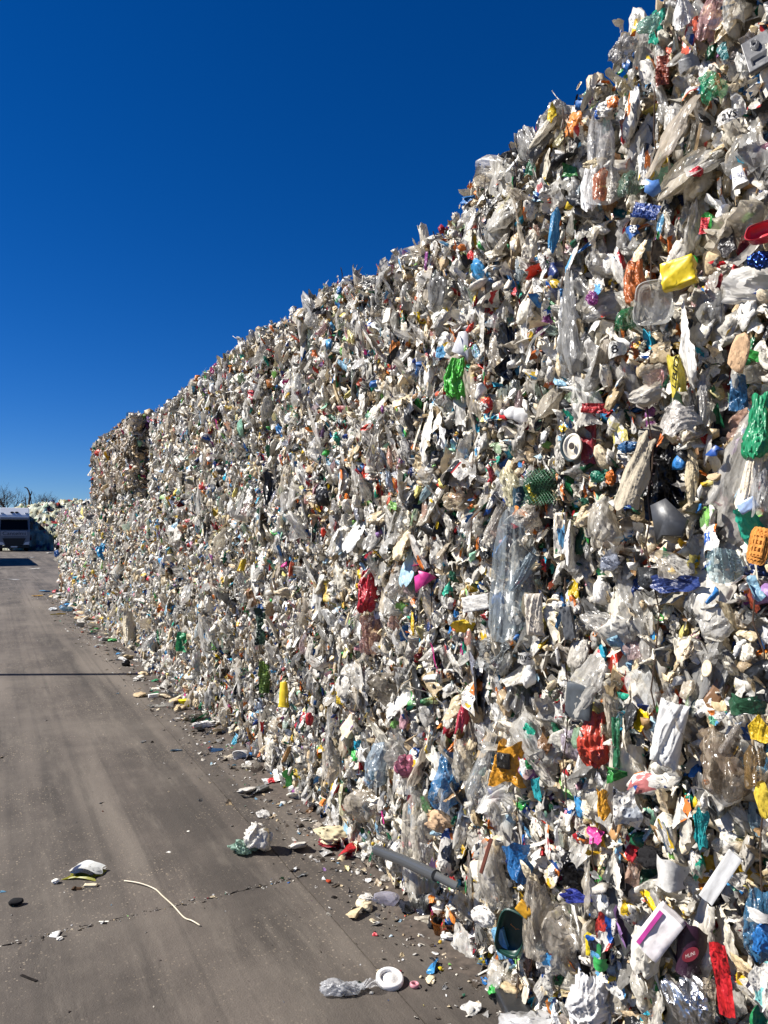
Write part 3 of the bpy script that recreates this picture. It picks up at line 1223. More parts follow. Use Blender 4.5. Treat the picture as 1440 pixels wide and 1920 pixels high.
def pot(rng):
    P, F = tub(rng, 24, 0, 1.1, .05, .7)
    P = P[:, [0, 2, 1]] * np.array([1, -1, 1])
    return P, F


def shape_of(kind, r):
    if kind == 'sheet':
        return sheet(r, 34, 44, amp=.07, octaves=7, base=1.1, folds=0, ragged=.10, curl=r.uniform(-.2, .5), round_=.3)
    if kind == 'fold':
        return sheet(r, 34, 40, amp=.08, octaves=6, base=1.3, folds=2, ragged=.08)
    if kind == 'smooth':
        return sheet(r, 26, 30, amp=.03, octaves=4, base=.8, folds=0, ragged=.08, curl=.5)
    if kind == 'drape':
        return sheet(r, 36, 54, amp=.055, octaves=7, base=1.6, vertical=.3, folds=0, ragged=.10, gather=.45, curl=.5, round_=.35)
    if kind == 'bag':
        return bag(r, 34, 44, 3.0, .4, .12, .45)
    if kind == 'fullbag':
        return bag(r, 34, 40, 2.0, .75, .07, .4)
    if kind == 'lump':
        return lump(r, 4, amp=.28, octaves=7, pleat=1.4)
    if kind == 'foil':
        return lump(r, 4, amp=.22, octaves=8, pleat=1.0)
    if kind == 'foam':
        return foam(r)
    if kind == 'strip':
        return sheet(r, 8, 40, amp=.05, octaves=5, folds=0, ragged=.02)
    if kind == 'shard':
        return shard(r, 7)
    if kind == 'tray':
        return tub(r, 28, .85, .42, .03, .88)
    if kind == 'pot':
        return pot(r)
    if kind == 'bottle':
        return bottle(r, 20, .5, .09)
    if kind == 'jug':
        return relief(lambda u, v: .22 * np.sqrt(np.clip(1 - (2.1 * u) ** 4, 0, 1)) * np.clip((.52 - np.abs(v)) * 8, 0, 1) + .10 * zig(r, 3 * v + 1.4 * u) + .07 * zig(r, 4 * u - 2 * v) + .05 * zig(r, 7 * v + 3 * u)
                      + .05 * np.exp(-((np.hypot(u, v * .8 + .05) - .22) / .03) ** 2) + .05 * tri(4 * v + 2 * u) * .3, t=.1)
    if kind == 'disc':
        return disc(r, 28)
    if kind == 'carton':
        return carton(r, .05, .4, 7)
    if kind == 'board':
        return carton(r, .012, .10, 5)
    if kind == 'block':
        return relief(lambda u, v: .22 - .30 * ((np.abs((u * 3) % 1 - .5) < .3) & (np.abs((v * 3) % 1 - .5) < .26) & (np.abs(u) < .46) & (np.abs(v) < .47))
                      + .03 * np.sin(5 * u), 40, 40, .4)
    if kind == 'panel':
        return relief(lambda u, v: .06 + .08 * (np.hypot(u + .05, v - .22) < .14) - .06 * (np.hypot(u + .05, v - .22) < .09) - .07 * ((v < 0) & (np.abs(u) < .3) & (np.abs(v + .25) < .13)), 40, 44, .12)
    if kind == 'cap':
        return sheet(r, 40, 30, amp=.10, octaves=4, base=5.0, vertical=.08, folds=0, ragged=.02, curl=.9, round_=.9)
    if kind == 'net':
        return net(r)
    raise KeyError(kind)


HERO_N = [0]
HEROES = []


def hero(box, shape, colour, mat, name, label=None, roll=0.0, out=.06, face=.6, depth=.6, tilt=0.0, seed=None, wh=None):
    x0, y0, x1, y1 = box
    HERO_N[0] += 1
    r = np.random.default_rng(seed if seed is not None else 9000 + HERO_N[0])
    out = out * .72 if out > 0 else out
    p = on_wall((x0 + x1) / 2, (y0 + y1) / 2, WX - out)
    fw = depth_of(p)
    tc = (EYE - p).normalized()
    n = (Vector((-1, 0, 0)) * (1 - face) + Vector((tc.x, tc.y, 0)).normalized() * face).normalized()
    n = (n + Vector((0, 0, tilt))).normalized()
    a = Vector((0, 0, 1)).cross(n).normalized()
    bb = n.cross(a)
    w = (x1 - x0) * fw / F_PX / max(.5, n.dot(tc))
    h = (y1 - y0) * fw / F_PX
    if abs(roll) > .9 and abs(roll) < 2.2:
        w, h = h, w
    elif abs(roll) > .1:
        cr_, sr_ = abs(math.cos(roll)), abs(math.sin(roll))
        det = cr_ * cr_ - sr_ * sr_
        w2, h2 = ((w * cr_ - h * sr_) / det, (h * cr_ - w * sr_) / det) if det > .15 else (w * .75, h * .75)
        w, h = min(w, max(w2, .45 * w)), min(h, max(h2, .45 * h))
    if wh:
        w, h = wh[0] * fw / F_PX / max(.5, n.dot(tc)), wh[1] * fw / F_PX
    P, F = shape_of(shape, r)
    P = unit(P)
    R = Matrix((a, bb, n)).transposed() @ Matrix.Rotation(roll, 3, 'Z')
    b = bale_at(p.y, p.z)
    me = mesh_from(name, P, F, M[mat], smooth=shape not in ('board', 'carton', 'shard', 'block', 'panel', 'foam'))
    o = add_obj(name, me, b['obj'], local(b, trs(p, R, (w, h, depth * min(w, h)))), [(.9 * v_ + .1 * g_) if max(lin(colour)) > .06 else v_ for v_, g_ in zip(lin(colour), (.16, .145, .12))])
    if label:
        o['label'] = label
    HEROES.append((box, o))
    return o


def lettering(parent, text, at, width, height, colour, rough=.5, rot=0.0, conform=False):
    cu = bpy.data.curves.new('lettering', 'FONT')
    cu.body = text
    cu.align_x, cu.align_y = 'CENTER', 'CENTER'
    cu.extrude = .01
    cu.resolution_u = 3
    tmp = bpy.data.objects.new('lettering_curve', cu)
    COL.objects.link(tmp)
    dg = bpy.context.evaluated_depsgraph_get()
    me = bpy.data.meshes.new_from_object(tmp.evaluated_get(dg))
    bpy.data.objects.remove(tmp)
    bpy.data.curves.remove(cu)
    co = np.empty(len(me.vertices) * 3, dtype=np.float32)
    me.vertices.foreach_get('co', co)
    co = co.reshape(-1, 3)
    co[:, :2] = unit(co)[:, :2] * np.array([width, height])
    if conform:                                      # printed on crumpled film: follow the folds
        pv = np.empty(len(parent.data.vertices) * 3, dtype=np.float32)
        parent.data.vertices.foreach_get('co', pv)
        pv = pv.reshape(-1, 3)
        cr_, sr_ = math.cos(rot), math.sin(rot)
        ax, ay = at[0] + cr_ * co[:, 0] - sr_ * co[:, 1], at[1] + sr_ * co[:, 0] + cr_ * co[:, 1]
        dd = (pv[None, :, 0] - ax[:, None]) ** 2 + (pv[None, :, 1] - ay[:, None]) ** 2
        near = np.argsort(dd, 1)[:, :5]
        co[:, 2] = pv[near, 2].max(1) + .03 - at[2]
    me.vertices.foreach_set('co', co.ravel())
    me.materials.clear()
    me.materials.append(M['rigid'])
    return add_obj('lettering', me, parent, Matrix.Translation(at) @ Matrix.Rotation(rot, 4, 'Z'), lin(colour))


H = hero
# --- upper right
H((1400, 58, 1446, 140), 'panel', '#55565a', 'rigid', 'moulded_panel', 'dark grey moulded panel with a round eye', out=.07, roll=.25, tilt=.2)
H((1355, -6, 1390, 52), 'smooth', '#d9d7d0', 'clear', 'plastic_tub', 'milky oval tub pressed flat', depth=.8)
H((1262, -8, 1300, 62), 'drape', '#e6e4df', 'film', 'plastic_bag')
H((1195, 30, 1235, 66), 'lump', '#9fc9ba', 'clear', 'plastic_bag', 'pale green bag on the upper edge', out=.08)
H((1145, 62, 1190, 118), 'lump', '#c9c6c2', 'clear', 'plastic_bag', out=.08)
H((1312, 130, 1358, 192), 'bag', '#2fae78', 'clear', 'plastic_bag', 'green see-through bag', out=.08)
H((1308, 148, 1332, 172), 'fold', '#2f86b5', 'film', 'film_scrap', out=.09)
H((1268, 100, 1310, 136), 'smooth', '#8d8d8c', 'rigid', 'plastic_shard', 'grey half-moon of broken plastic', out=.09, roll=.2, tilt=-.3)
H((1232, 100, 1252, 162), 'strip', '#8c3f28', 'film', 'film_strip')
H((1345, 82, 1365, 118), 'fold', '#1d6f72', 'film', 'film_scrap')
H((1090, 205, 1165, 395), 'drape', '#f1f0ee', 'sheer', 'plastic_bag', 'long white translucent bag hanging from the top row', out=.10, depth=.45)
H((1088, 300, 1120, 398), 'bag', '#f3f2f0', 'film', 'plastic_bag', out=.11, depth=.4)
H((1118, 180, 1158, 225), 'lump', '#d8cf9a', 'printed', 'wrapper', out=.12)
H((1095, 296, 1136, 316), 'lump', '#d9c9a6', 'foam', 'foam_chunk', out=.13)
H((1110, 318, 1138, 382), 'sheet', '#d77742', 'clear', 'film_scrap', 'orange see-through wrap', out=.13)
H((1135, 318, 1160, 385), 'sheet', '#c9c2b4', 'clear', 'film_scrap', out=.12)
H((1157, 318, 1196, 370), 'fullbag', '#5d7f6a', 'clear', 'plastic_bag', out=.10)
H((1200, 322, 1246, 372), 'shard', '#4f82c6', 'rigid', 'plastic_shard', 'light blue broken corner of a crate', out=.12, roll=.5, tilt=-.25)
H((1195, 270, 1224, 345), 'sheet', '#dfe0df', 'printed', 'carton', out=.09)
H((1294, 312, 1318, 333), 'lump', '#c8213b', 'film', 'wrapper', 'small red crumpled wrapper', out=.10)
cup = H((1366, 308, 1402, 356), 'pot', '#e9e7e1', 'rigid', 'plastic_pot', 'white pot with blue letters', out=.13, roll=.25)
lettering(cup, 'ELPHI', (0, 0.0, .53), .75, .18, '#2a3f7d', rot=-.15)
H((1024, 388, 1052, 478), 'sheet', '#2f7fae', 'film', 'plastic_bag', 'long blue folded bag', out=.09, roll=-.12)
H((985, 290, 1006, 334), 'fold', '#1f6b47', 'film', 'film_scrap', out=.07)
H((1056, 300, 1082, 336), 'fold', '#2e7d3a', 'film', 'film_scrap', out=.07)
H((1168, 484, 1216, 572), 'bag', '#b9642a', 'film', 'plastic_bag', 'orange brown crumpled bag', out=.10)
H((1244, 488, 1302, 540), 'carton', '#e6c80f', 'rigid', 'plastic_canister', 'bright yellow crushed canister', out=.12, roll=.1, depth=.7)
H((1194, 528, 1262, 612), 'tray', '#d6d6d2', 'clear', 'clear_tray', 'clear rectangular tray, see-through, rim outwards', out=.11, depth=.5)
H((1150, 575, 1190, 622), 'fullbag', '#177a45', 'clear', 'plastic_bag', 'dark green glossy bag', out=.09)
H((1098, 545, 1120, 575), 'lump', '#a4449c', 'clear', 'film_scrap', out=.08)
H((1050, 540, 1062, 568), 'strip', '#2c7fbd', 'film', 'film_strip', out=.08)
ball = H((1172, 418, 1202, 452), 'smooth', '#2a5fa5', 'rigid', 'printed_wrapper', 'blue wrapper with a small printed football', out=.11, roll=.3)
fb = MB()
fb.prism([(.26 * math.cos(t), .26 * math.sin(t)) for t in np.linspace(0, 2 * math.pi, 20, endpoint=False)], .5, .56)
fb.build('printed_ball', M['rigid'], ball, Matrix.Translation((.12, .05, 0)), lin('#f0f0ee'))
fb = MB()
for q in range(6):
    cx, cy = (0, 0) if q == 5 else (.19 * math.cos(q * 1.2566 + .3), .19 * math.sin(q * 1.2566 + .3))
    fb.prism([(cx + .065 * math.cos(t), cy + .065 * math.sin(t)) for t in np.linspace(0, 2 * math.pi, 5, endpoint=False)], .562, .58)
fb.build('printed_ball_patch', M['rigid'], ball, Matrix.Translation((.12, .05, 0)), lin('#1a1a1c'))
H((1186, 380, 1232, 410), 'strip', '#1e4490', 'film', 'film_strip', out=.10, roll=1.2)
H((1408, 418, 1446, 458), 'tray', '#c2182f', 'rigid', 'plastic_bowl', 'red bowl sticking out of the bale', out=.12, tilt=.4)
H((1402, 468, 1446, 508), 'lump', '#1d3f86', 'foil', 'wrapper', 'shiny dark blue crumpled wrapper', out=.09)
H((1345, 420, 1380, 480), 'fold', '#3a3634', 'film', 'plastic_bag', 'black crumpled bag', out=.07)
H((1310, 405, 1330, 440), 'strip', '#c41f2c', 'rigid', 'film_strip', out=.09, roll=-.2)
# --- middle right
H((1362, 620, 1414, 704), 'foam', '#c9a681', 'foam', 'foam_chunk', 'tan slab of foam board', out=.11, roll=-.25, depth=.5)
H((1365, 700, 1402, 772), 'fold', '#17557f', 'film', 'plastic_bag', 'dark blue bag with yellow print', out=.09)
H((1388, 735, 1442, 862), 'bag', '#0d8f5e', 'film', 'plastic_bag', 'glossy green twisted bag', out=.11, depth=.5)
H((1372, 840, 1442, 965), 'drape', '#dfd3be', 'foam', 'paper_sheet', 'large cream sheet hanging in folds', out=.09, roll=-.2)
H((1405, 870, 1446, 970), 'sheet', '#d9d8d5', 'clear', 'film_scrap', out=.11)
H((1383, 930, 1422, 965), 'board', '#9fb6dd', 'rigid', 'plastic_shard', 'pale blue flat plastic piece', out=.12, roll=.5)
H((1400, 985, 1448, 1062), 'block', '#dd9647', 'foam', 'foam_block', 'orange moulded block with square pits', out=.12, roll=-.2)
H((1322, 1025, 1388, 1094), 'cap', '#b9d3d8', 'clear', 'pleated_cap', 'pale blue pleated shower cap', out=.11)
H((1218, 1076, 1312, 1112), 'fold', '#1c3675', 'film', 'plastic_bag', 'long dark blue bag lying in the seam', out=.11, roll=.08)
H((1160, 805, 1226, 965), 'drape', '#bdb29c', 'foam', 'torn_sheet', 'beige torn sheet left of the dark hole', out=.12, roll=-.35, depth=.4, wh=(50, 160))
H((1236, 752, 1310, 826), 'sheet', '#b9b3ab', 'film', 'torn_sheet', 'grey sheet draped over the dark hole', out=.13, depth=.5, tilt=.25)
H((1284, 842, 1308, 950), 'sheet', '#c4b596', 'foam', 'torn_sheet', out=.06)
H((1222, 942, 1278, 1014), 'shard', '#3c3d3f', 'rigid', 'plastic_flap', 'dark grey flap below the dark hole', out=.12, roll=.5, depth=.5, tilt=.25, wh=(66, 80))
H((1206, 826, 1288, 980), 'sheet', '#0c0c0d', 'film', 'plastic_bag', 'black bag sheet added across the hole for its shade', out=.015, face=.5, depth=.5)  # black sheet put in to give the hole its shade
H((1098, 930, 1162, 1032), 'fullbag', '#dcd5c6', 'clear', 'plastic_bag', 'bulging clear bag', out=.10)
lid = H((1056, 812, 1092, 862), 'disc', '#e2dbc8', 'rigid', 'pot_lid', 'cream round lid with a dark centre', out=.14, depth=.4)
fb = MB()
fb.prism([(.13 * math.cos(t), .13 * math.sin(t)) for t in np.linspace(0, 2 * math.pi, 18, endpoint=False)], .3, .55)
fb.build('lid_centre', M['rigid'], lid, None, lin('#4a4035'))
H((1050, 806, 1090, 866), 'disc', '#2a4046', 'rigid', 'pot_rim', out=.105, depth=.3)
H((1088, 765, 1116, 872), 'strip', '#a8323c', 'film', 'film_strip', 'dark red vertical strip of film', out=.09)
H((1090, 756, 1140, 775), 'strip', '#b8292f', 'film', 'film_strip', out=.10, roll=1.45)
H((980, 876, 1046, 950), 'net', '#1c5a34', 'rigid', 'produce_net', 'dark green net sack', out=.13)
H((978, 880, 1040, 945), 'lump', '#1c4a32', 'film', 'plastic_bag', out=.08)
H((985, 905, 1010, 942), 'strip', '#d8c01f', 'film', 'film_strip', out=.12, roll=.5)
H((955, 915, 982, 965), 'fold', '#12485a', 'film', 'plastic_bag', out=.09)
H((1180, 820, 1212, 890), 'fold', '#c9487a', 'clear', 'film_scrap', out=.09, roll=-.5)
H((1105, 880, 1140, 905), 'fold', '#157a5f', 'film', 'film_scrap', out=.09)
H((1135, 880, 1156, 912), 'lump', '#d8741f', 'film', 'film_scrap', out=.09)
H((1158, 826, 1196, 850), 'lump', '#1f5c8c', 'film', 'film_scrap', out=.10)
H((1322, 835, 1356, 856), 'shard', '#1a4fa0', 'rigid', 'plastic_shard', out=.10)
H((1305, 700, 1330, 790), 'sheet', '#d8d4cc', 'clear', 'film_scrap', out=.07)
yb = H((1252, 660, 1286, 745), 'smooth', '#cdbb3f', 'film', 'plastic_bag', 'thin yellow bag with dark letters', out=.11, roll=.1)
lettering(yb, 'LBIO', (.0, .05, 0), .75, .22, '#2b2a1c', rot=1.1, conform=True)
H((1215, 690, 1246, 745), 'sheet', '#dca0a0', 'clear', 'film_scrap', out=.08)
H((1040, 960, 1062, 1040), 'carton', '#e0d3bc', 'printed', 'carton', 'upright cream carton with a red corner', out=.10)
H((925, 665, 965, 715), 'fold', '#1d1e20', 'film', 'plastic_bag', 'black torn bag', out=.09)
H((828, 668, 878, 752), 'bag', '#4cb83c', 'film', 'plastic_bag', 'bright green bag', out=.09)
H((898, 742, 928, 776), 'lump', '#d6401f', 'printed', 'wrapper', 'orange red wrapper', out=.09)
tube_ = H((938, 762, 992, 792), 'bottle', '#e6e4e0', 'rigid', 'plastic_bottle', 'white bottle with a red cap lying sideways', out=.10, roll=1.35)
H((936, 770, 950, 788), 'pot', '#cc2024', 'rigid', 'bottle_cap', out=.11, roll=1.5)
H((850, 620, 878, 680), 'shard', '#d9dadd', 'rigid', 'plastic_shard', out=.09)
# --- the big sheet and its neighbours
H((915, 948, 1000, 1205), 'drape', '#a9b4ba', 'sheer', 'film_sheet', 'large blue grey see-through film hanging in folds', out=.13, depth=.35, roll=-.08)
H((950, 1020, 1012, 1120), 'drape', '#a6b9c4', 'clear', 'film_sheet', out=.11, roll=-.6, depth=.4)
H((885, 1188, 962, 1268), 'sheet', '#a3a9ab', 'sheer', 'film_sheet', 'grey see-through film below the large film', out=.11)
H((900, 930, 955, 1030), 'sheet', '#cfc7ba', 'clear', 'film_sheet', out=.10, roll=-.5)
H((958, 935, 1025, 1000), 'drape', '#c9c1b3', 'clear', 'film_sheet', out=.12, roll=-.9)
H((984, 1112, 1018, 1198), 'jug', '#c9c0b2', 'foam', 'foam_tray', 'white foam tray tied with a string', out=.10, roll=.05, depth=.5)
H((1050, 1135, 1080, 1200), 'carton', '#55585c', 'rigid', 'plastic_box', 'grey flat box', out=.10, roll=.15)
H((1040, 1130, 1062, 1180), 'fold', '#1d5d8a', 'film', 'film_scrap', out=.10)
H((866, 1110, 922, 1150), 'carton', '#dedbd3', 'foam', 'foam_packing', 'white stepped foam packing', out=.15, roll=.2)
H((668, 1066, 708, 1150), 'bag', '#b3122a', 'film', 'plastic_bag', 'crimson bag tied at the neck', out=.10, depth=.8)
H((775, 1070, 816, 1112), 'shard', '#c92b86', 'rigid', 'plastic_shard', 'magenta broken plastic', out=.10)
H((672, 1150, 716, 1230), 'sheet', '#d3a49a', 'clear', 'film_scrap', out=.07)
H((716, 1060, 770, 1125), 'fullbag', '#d6d0c6', 'clear', 'plastic_bag', out=.09)
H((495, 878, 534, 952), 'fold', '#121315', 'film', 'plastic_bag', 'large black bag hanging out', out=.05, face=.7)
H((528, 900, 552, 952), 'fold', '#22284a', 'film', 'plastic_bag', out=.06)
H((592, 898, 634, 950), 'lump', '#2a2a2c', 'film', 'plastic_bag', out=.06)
H((180, 1018, 206, 1052), 'lump', '#1f8fc0', 'film', 'plastic_bag', 'cyan bag near the far end', out=.09)
H((228, 1128, 258, 1212), 'drape', '#cfc2a6', 'film', 'film_sheet', 'long beige sheet hanging down to the ground', out=.10)
H((432, 1070, 482, 1130), 'drape', '#c9c6be', 'clear', 'film_sheet', out=.09)
H((178, 842, 194, 856), 'lump', '#d8401f', 'film', 'wrapper', 'orange red wrapper on the far top bale', out=.30)
H((100, 1008, 114, 1052), 'lump', '#17181a', 'film', 'plastic_bag', 'black bag bulging at the far end', out=.16)
H((102, 1030, 112, 1046), 'lump', '#2a66b0', 'film', 'plastic_bag', out=.2)
H((332, 1185, 352, 1222), 'strip', '#2a9a62', 'film', 'film_strip', out=.08)
H((478, 1140, 500, 1210), 'strip', '#17301f', 'film', 'film_strip', out=.08)
H((485, 1240, 505, 1300), 'strip', '#5e7a2a', 'film', 'film_strip', out=.07)
# --- lower middle
H((522, 1278, 542, 1326), 'pot', '#e0c012', 'rigid', 'plastic_pot', 'yellow upright pot', out=.08)
H((628, 1280, 644, 1322), 'strip', '#dcbb1c', 'film', 'film_strip', 'yellow film strip', out=.08)
H((572, 1335, 588, 1362), 'lump', '#b8202a', 'film', 'wrapper', out=.08)
H((688, 1260, 772, 1330), 'lump', '#b0a797', 'clear', 'plastic_bag', 'stack of crumpled greyish film', out=.08)
H((848, 1298, 888, 1382), 'sheet', '#b52d45', 'film', 'cloth_strip', 'crimson cloth strip', out=.10, roll=-.25)
H((600, 1385, 640, 1470), 'drape', '#cfc8bb', 'clear', 'film_scrap', out=.08)
H((680, 1392, 724, 1480), 'fullbag', '#a9bccb', 'clear', 'plastic_bag', 'pale blue see-through bag', out=.09)
H((740, 1415, 790, 1462), 'lump', '#b5647a', 'film', 'wrapper', 'dusty pink crumpled wrapper', out=.08)
H((800, 1405, 862, 1522), 'bag', '#3f86bd', 'clear', 'plastic_bag', 'blue bag hanging in pleats', out=.12, depth=.6)
H((845, 1385, 884, 1468), 'fullbag', '#c9c2b2', 'clear', 'plastic_bag', 'full clear bag beside the blue bag', out=.11)
H((865, 1325, 950, 1530), 'drape', '#c3c6c5', 'sheer', 'film_sheet', 'long grey see-through sheet slanting down', out=.12, roll=-.32, depth=.35)
H((922, 1386, 986, 1474), 'fold', '#d7951a', 'film', 'plastic_bag', 'yellow orange bag with black print', out=.12)
H((934, 1412, 956, 1440), 'board', '#33302c', 'film', 'printed_patch', out=.16)
H((968, 1418, 1010, 1458), 'smooth', '#7c3a7a', 'printed', 'checked_cloth', 'purple and white checked scrap', out=.12)
H((996, 1452, 1016, 1500), 'fold', '#199aa0', 'film', 'film_scrap', out=.10)
H((935, 1572, 1002, 1660), 'sheet', '#0f62a0', 'film', 'plastic_bag', 'deep blue stiff bag', out=.13, roll=.25, depth=.5)
H((895, 1578, 952, 1705), 'fullbag', '#c4beb3', 'clear', 'plastic_bag', 'long clear bag hanging over the foot', out=.13)
H((975, 1640, 1044, 1795), 'drape', '#c2b8a8', 'clear', 'film_sheet', 'beige see-through sheet hanging straight down', out=.12)
H((745, 1480, 815, 1670), 'drape', '#d2cabb', 'clear', 'film_sheet', 'long pale sheet hanging behind the grey pole', out=.09, depth=.3)
H((800, 1520, 852, 1560), 'lump', '#c9a885', 'foam', 'paper_ball', 'crumpled brown paper', out=.11)
H((815, 1560, 856, 1640), 'fullbag', '#c9c4bb', 'printed', 'plastic_bag', out=.10)
H((905, 1570, 918, 1640), 'board', '#6e3a2c', 'rigid', 'plastic_slat', 'brown narrow slat', out=.19, roll=-.3)
H((858, 1575, 888, 1650), 'lump', '#17181a', 'film', 'plastic_bag', 'black film deep in the lower bale', out=.0)
H((930, 1695, 992, 1795), 'tray', '#12382f', 'rigid', 'plastic_crate', 'dark green broken crate', out=.13, roll=-.25, depth=.5)
H((968, 1688, 998, 1722), 'board', '#d29a1d', 'rigid', 'plastic_shard', 'amber flat shard', out=.17, roll=-.6)
H((925, 1740, 955, 1796), 'board', '#7fb9dc', 'film', 'film_scrap', out=.15, roll=.3)
H((885, 1700, 928, 1738), 'lump', '#e6e1d8', 'foam', 'foam_chunk', out=.14)
H((640, 1480, 720, 1545), 'lump', '#c9bfae', 'clear', 'plastic_bag', out=.08)
# --- lower right
H((1064, 1282, 1108, 1346), 'board', '#4b5258', 'rigid', 'folder', 'dark grey flat folder', out=.12, roll=-.08, depth=.4)
H((1038, 1308, 1066, 1352), 'fold', '#5c1f24', 'printed', 'wrapper', out=.10)
H((1082, 1335, 1136, 1442), 'bag', '#c2402a', 'film', 'plastic_bag', 'orange red torn bag', out=.10)
H((1148, 1345, 1162, 1440), 'strip', '#1f6a44', 'film', 'film_strip', out=.10)
H((1216, 1308, 1290, 1450), 'jug', '#d3d2ce', 'rigid', 'plastic_jug', 'white flattened jug', out=.12, roll=-.2, depth=.5)
H((1308, 1370, 1400, 1500), 'fullbag', '#8d7a64', 'clear', 'plastic_bag', 'brownish see-through full bag', out=.10)
H((1395, 1395, 1446, 1480), 'drape', '#8f7140', 'clear', 'film_sheet', 'amber brown film', out=.10)
H((1408, 1338, 1446, 1390), 'fold', '#dcb71f', 'film', 'plastic_bag', 'yellow crumpled bag', out=.11)
H((1416, 1462, 1448, 1532), 'foam', '#cdb238', 'foam', 'foam_chunk', 'mustard foam chunk', out=.10)
H((1366, 1300, 1430, 1342), 'smooth', '#124d31', 'film', 'film_scrap', 'dark green leaf-like scrap', out=.13, roll=.1)
H((1330, 1330, 1366, 1360), 'fold', '#5aa584', 'printed', 'film_scrap', out=.10)
H((1350, 1350, 1390, 1420), 'drape', '#b0a79c', 'clear', 'film_sheet', out=.11, roll=-.5)
H((1118, 1478, 1142, 1536), 'sheet', '#d79a24', 'film', 'film_scrap', 'ochre folded scrap', out=.11)
H((1148, 1465, 1206, 1555), 'fold', '#aeb3b8', 'printed', 'wrapper', 'printed white and blue wrapper', out=.10)
H((1136, 1440, 1172, 1476), 'fold', '#2a8a3a', 'film', 'film_scrap', out=.11)
H((1300, 1512, 1328, 1592), 'sheet', '#12999c', 'film', 'film_strip', 'turquoise upright fold', out=.11)
H((1230, 1535, 1264, 1600), 'fold', '#3d6f93', 'printed', 'wrapper', out=.10, roll=.4)
H((1240, 1545, 1262, 1610), 'strip', '#7cb04e', 'film', 'film_strip', out=.09, roll=.3)
H((1052, 1600, 1112, 1668), 'lump', '#141416', 'film', 'plastic_bag', 'black ragged film', out=.07)
H((1192, 1588, 1252, 1630), 'lump', '#201f20', 'foam', 'soil_clod', 'clod of black soil', out=.08, tilt=.3)
H((1055, 1665, 1114, 1695), 'fold', '#1f2f8c', 'film', 'film_scrap', 'royal blue crumpled film', out=.10)
H((1228, 1612, 1286, 1668), 'smooth', '#bdbbb6', 'rigid', 'plastic_shard', out=.11, tilt=.2)
H((1330, 1590, 1372, 1700), 'board', '#d8d8d6', 'rigid', 'plastic_panel', 'white slanting flat panel', out=.12, roll=-.5, depth=.3, wh=(24, 112))
box = H((1198, 1700, 1276, 1792), 'board', '#e9e3e2', 'rigid', 'carton', 'white carton with a magenta stripe', out=.14, roll=-.55, depth=.55, face=.5, wh=(44, 96))
st_ = MB()
st_.box(-.36, -.22, -.44, .44, .5, .56)
st_.build('printed_stripe', M['rigid'], box, None, lin('#b53f8e'))
H((1215, 1745, 1268, 1800), 'shard', '#232322', 'rigid', 'plastic_shard', out=.11)
pp = H((1262, 1725, 1322, 1836), 'smooth', '#2b1226', 'rigid', 'printed_packet', 'dark purple packet with a red oval emblem', out=.09, roll=-.15, depth=.35)
em = MB()
em.prism([(.27 * math.cos(t), .12 * math.sin(t)) for t in np.linspace(0, 2 * math.pi, 28, endpoint=False)], .50, .56)
em.build('emblem', M['rigid'], pp, Matrix.Translation((.1, -.02, 0)) @ Matrix.Rotation(.5, 4, 'Z'), lin('#6a1d2a'))
lettering(pp, 'MLINI', (.1, -.02, .57), .30, .065, '#b9a9a4', rot=.5)
H((1336, 1768, 1372, 1906), 'strip', '#cf1420', 'film', 'film_strip', 'glossy red ribbon hanging down', out=.12, depth=.5, roll=.12, wh=(26, 138))
H((1250, 1832, 1330, 1930), 'foil', '#dcdcdc', 'foil', 'foil_ball', 'silver crumpled foil', out=.12)
H((1062, 1828, 1132, 1930), 'bag', '#e2e0de', 'film', 'plastic_bag', 'white bag at the foot of the wall', out=.13)
H((1395, 1668, 1446, 1800), 'bag', '#3d7ba3', 'clear', 'plastic_bag', 'blue grey film at the right edge', out=.11)
H((1412, 1730, 1448, 1790), 'lump', '#1f74bd', 'film', 'wrapper', out=.12)
H((1405, 1705, 1450, 1730), 'smooth', '#cfccc6', 'rigid', 'plastic_shard', out=.14)
H((1408, 1800, 1450, 1890), 'fold', '#7fc7c4', 'printed', 'film_scrap', out=.12)
H((1120, 1710, 1156, 1790), 'fold', '#c2322a', 'printed', 'wrapper', 'red and orange snack wrapper', out=.10)
H((1100, 1755, 1128, 1795), 'carton', '#d9c21c', 'printed', 'carton', 'small yellow and black carton', out=.12)
H((1112, 1795, 1136, 1818), 'smooth', '#2aa04a', 'rigid', 'plastic_shard', out=.12)
H((1320, 1835, 1340, 1920), 'strip', '#c7b8a2', 'clear', 'film_strip', out=.09)
H((1020, 1700, 1110, 1800), 'lump', '#b5ac9e', 'clear', 'plastic_bag', out=.06)
H((1010, 1780, 1045, 1830), 'fold', '#3f8fc6', 'printed', 'wrapper', out=.10)
# printed scraps
t1 = H((968, 1222, 1000, 1246), 'smooth', '#d5d2cb', 'film', 'film_scrap', 'white scrap with black letters', out=.12)
lettering(t1, 'mys', (.02, .0, 0), .75, .5, '#17181a', conform=True)
t2 = H((1138, 640, 1172, 672), 'smooth', '#d2d0c9', 'film', 'film_scrap', 'white scrap with a black digit', out=.12)
lettering(t2, '8', (.0, .0, 0), .34, .5, '#1a1c24', rot=.2, conform=True)
t3 = H((958, 912, 986, 952), 'smooth', '#123c4e', 'film', 'plastic_bag', 'dark teal bag with a white letter', out=.13)
lettering(t3, 'S', (.1, .0, 0), .35, .4, '#d9dcdc', rot=-.2, conform=True)
t4 = H((1345, 205, 1392, 232), 'smooth', '#cfccc4', 'film', 'film_scrap', 'white scrap with a black lettered patch', out=.12)
lettering(t4, 'avs', (.0, .0, 0), .5, .5, '#15161a', conform=True)
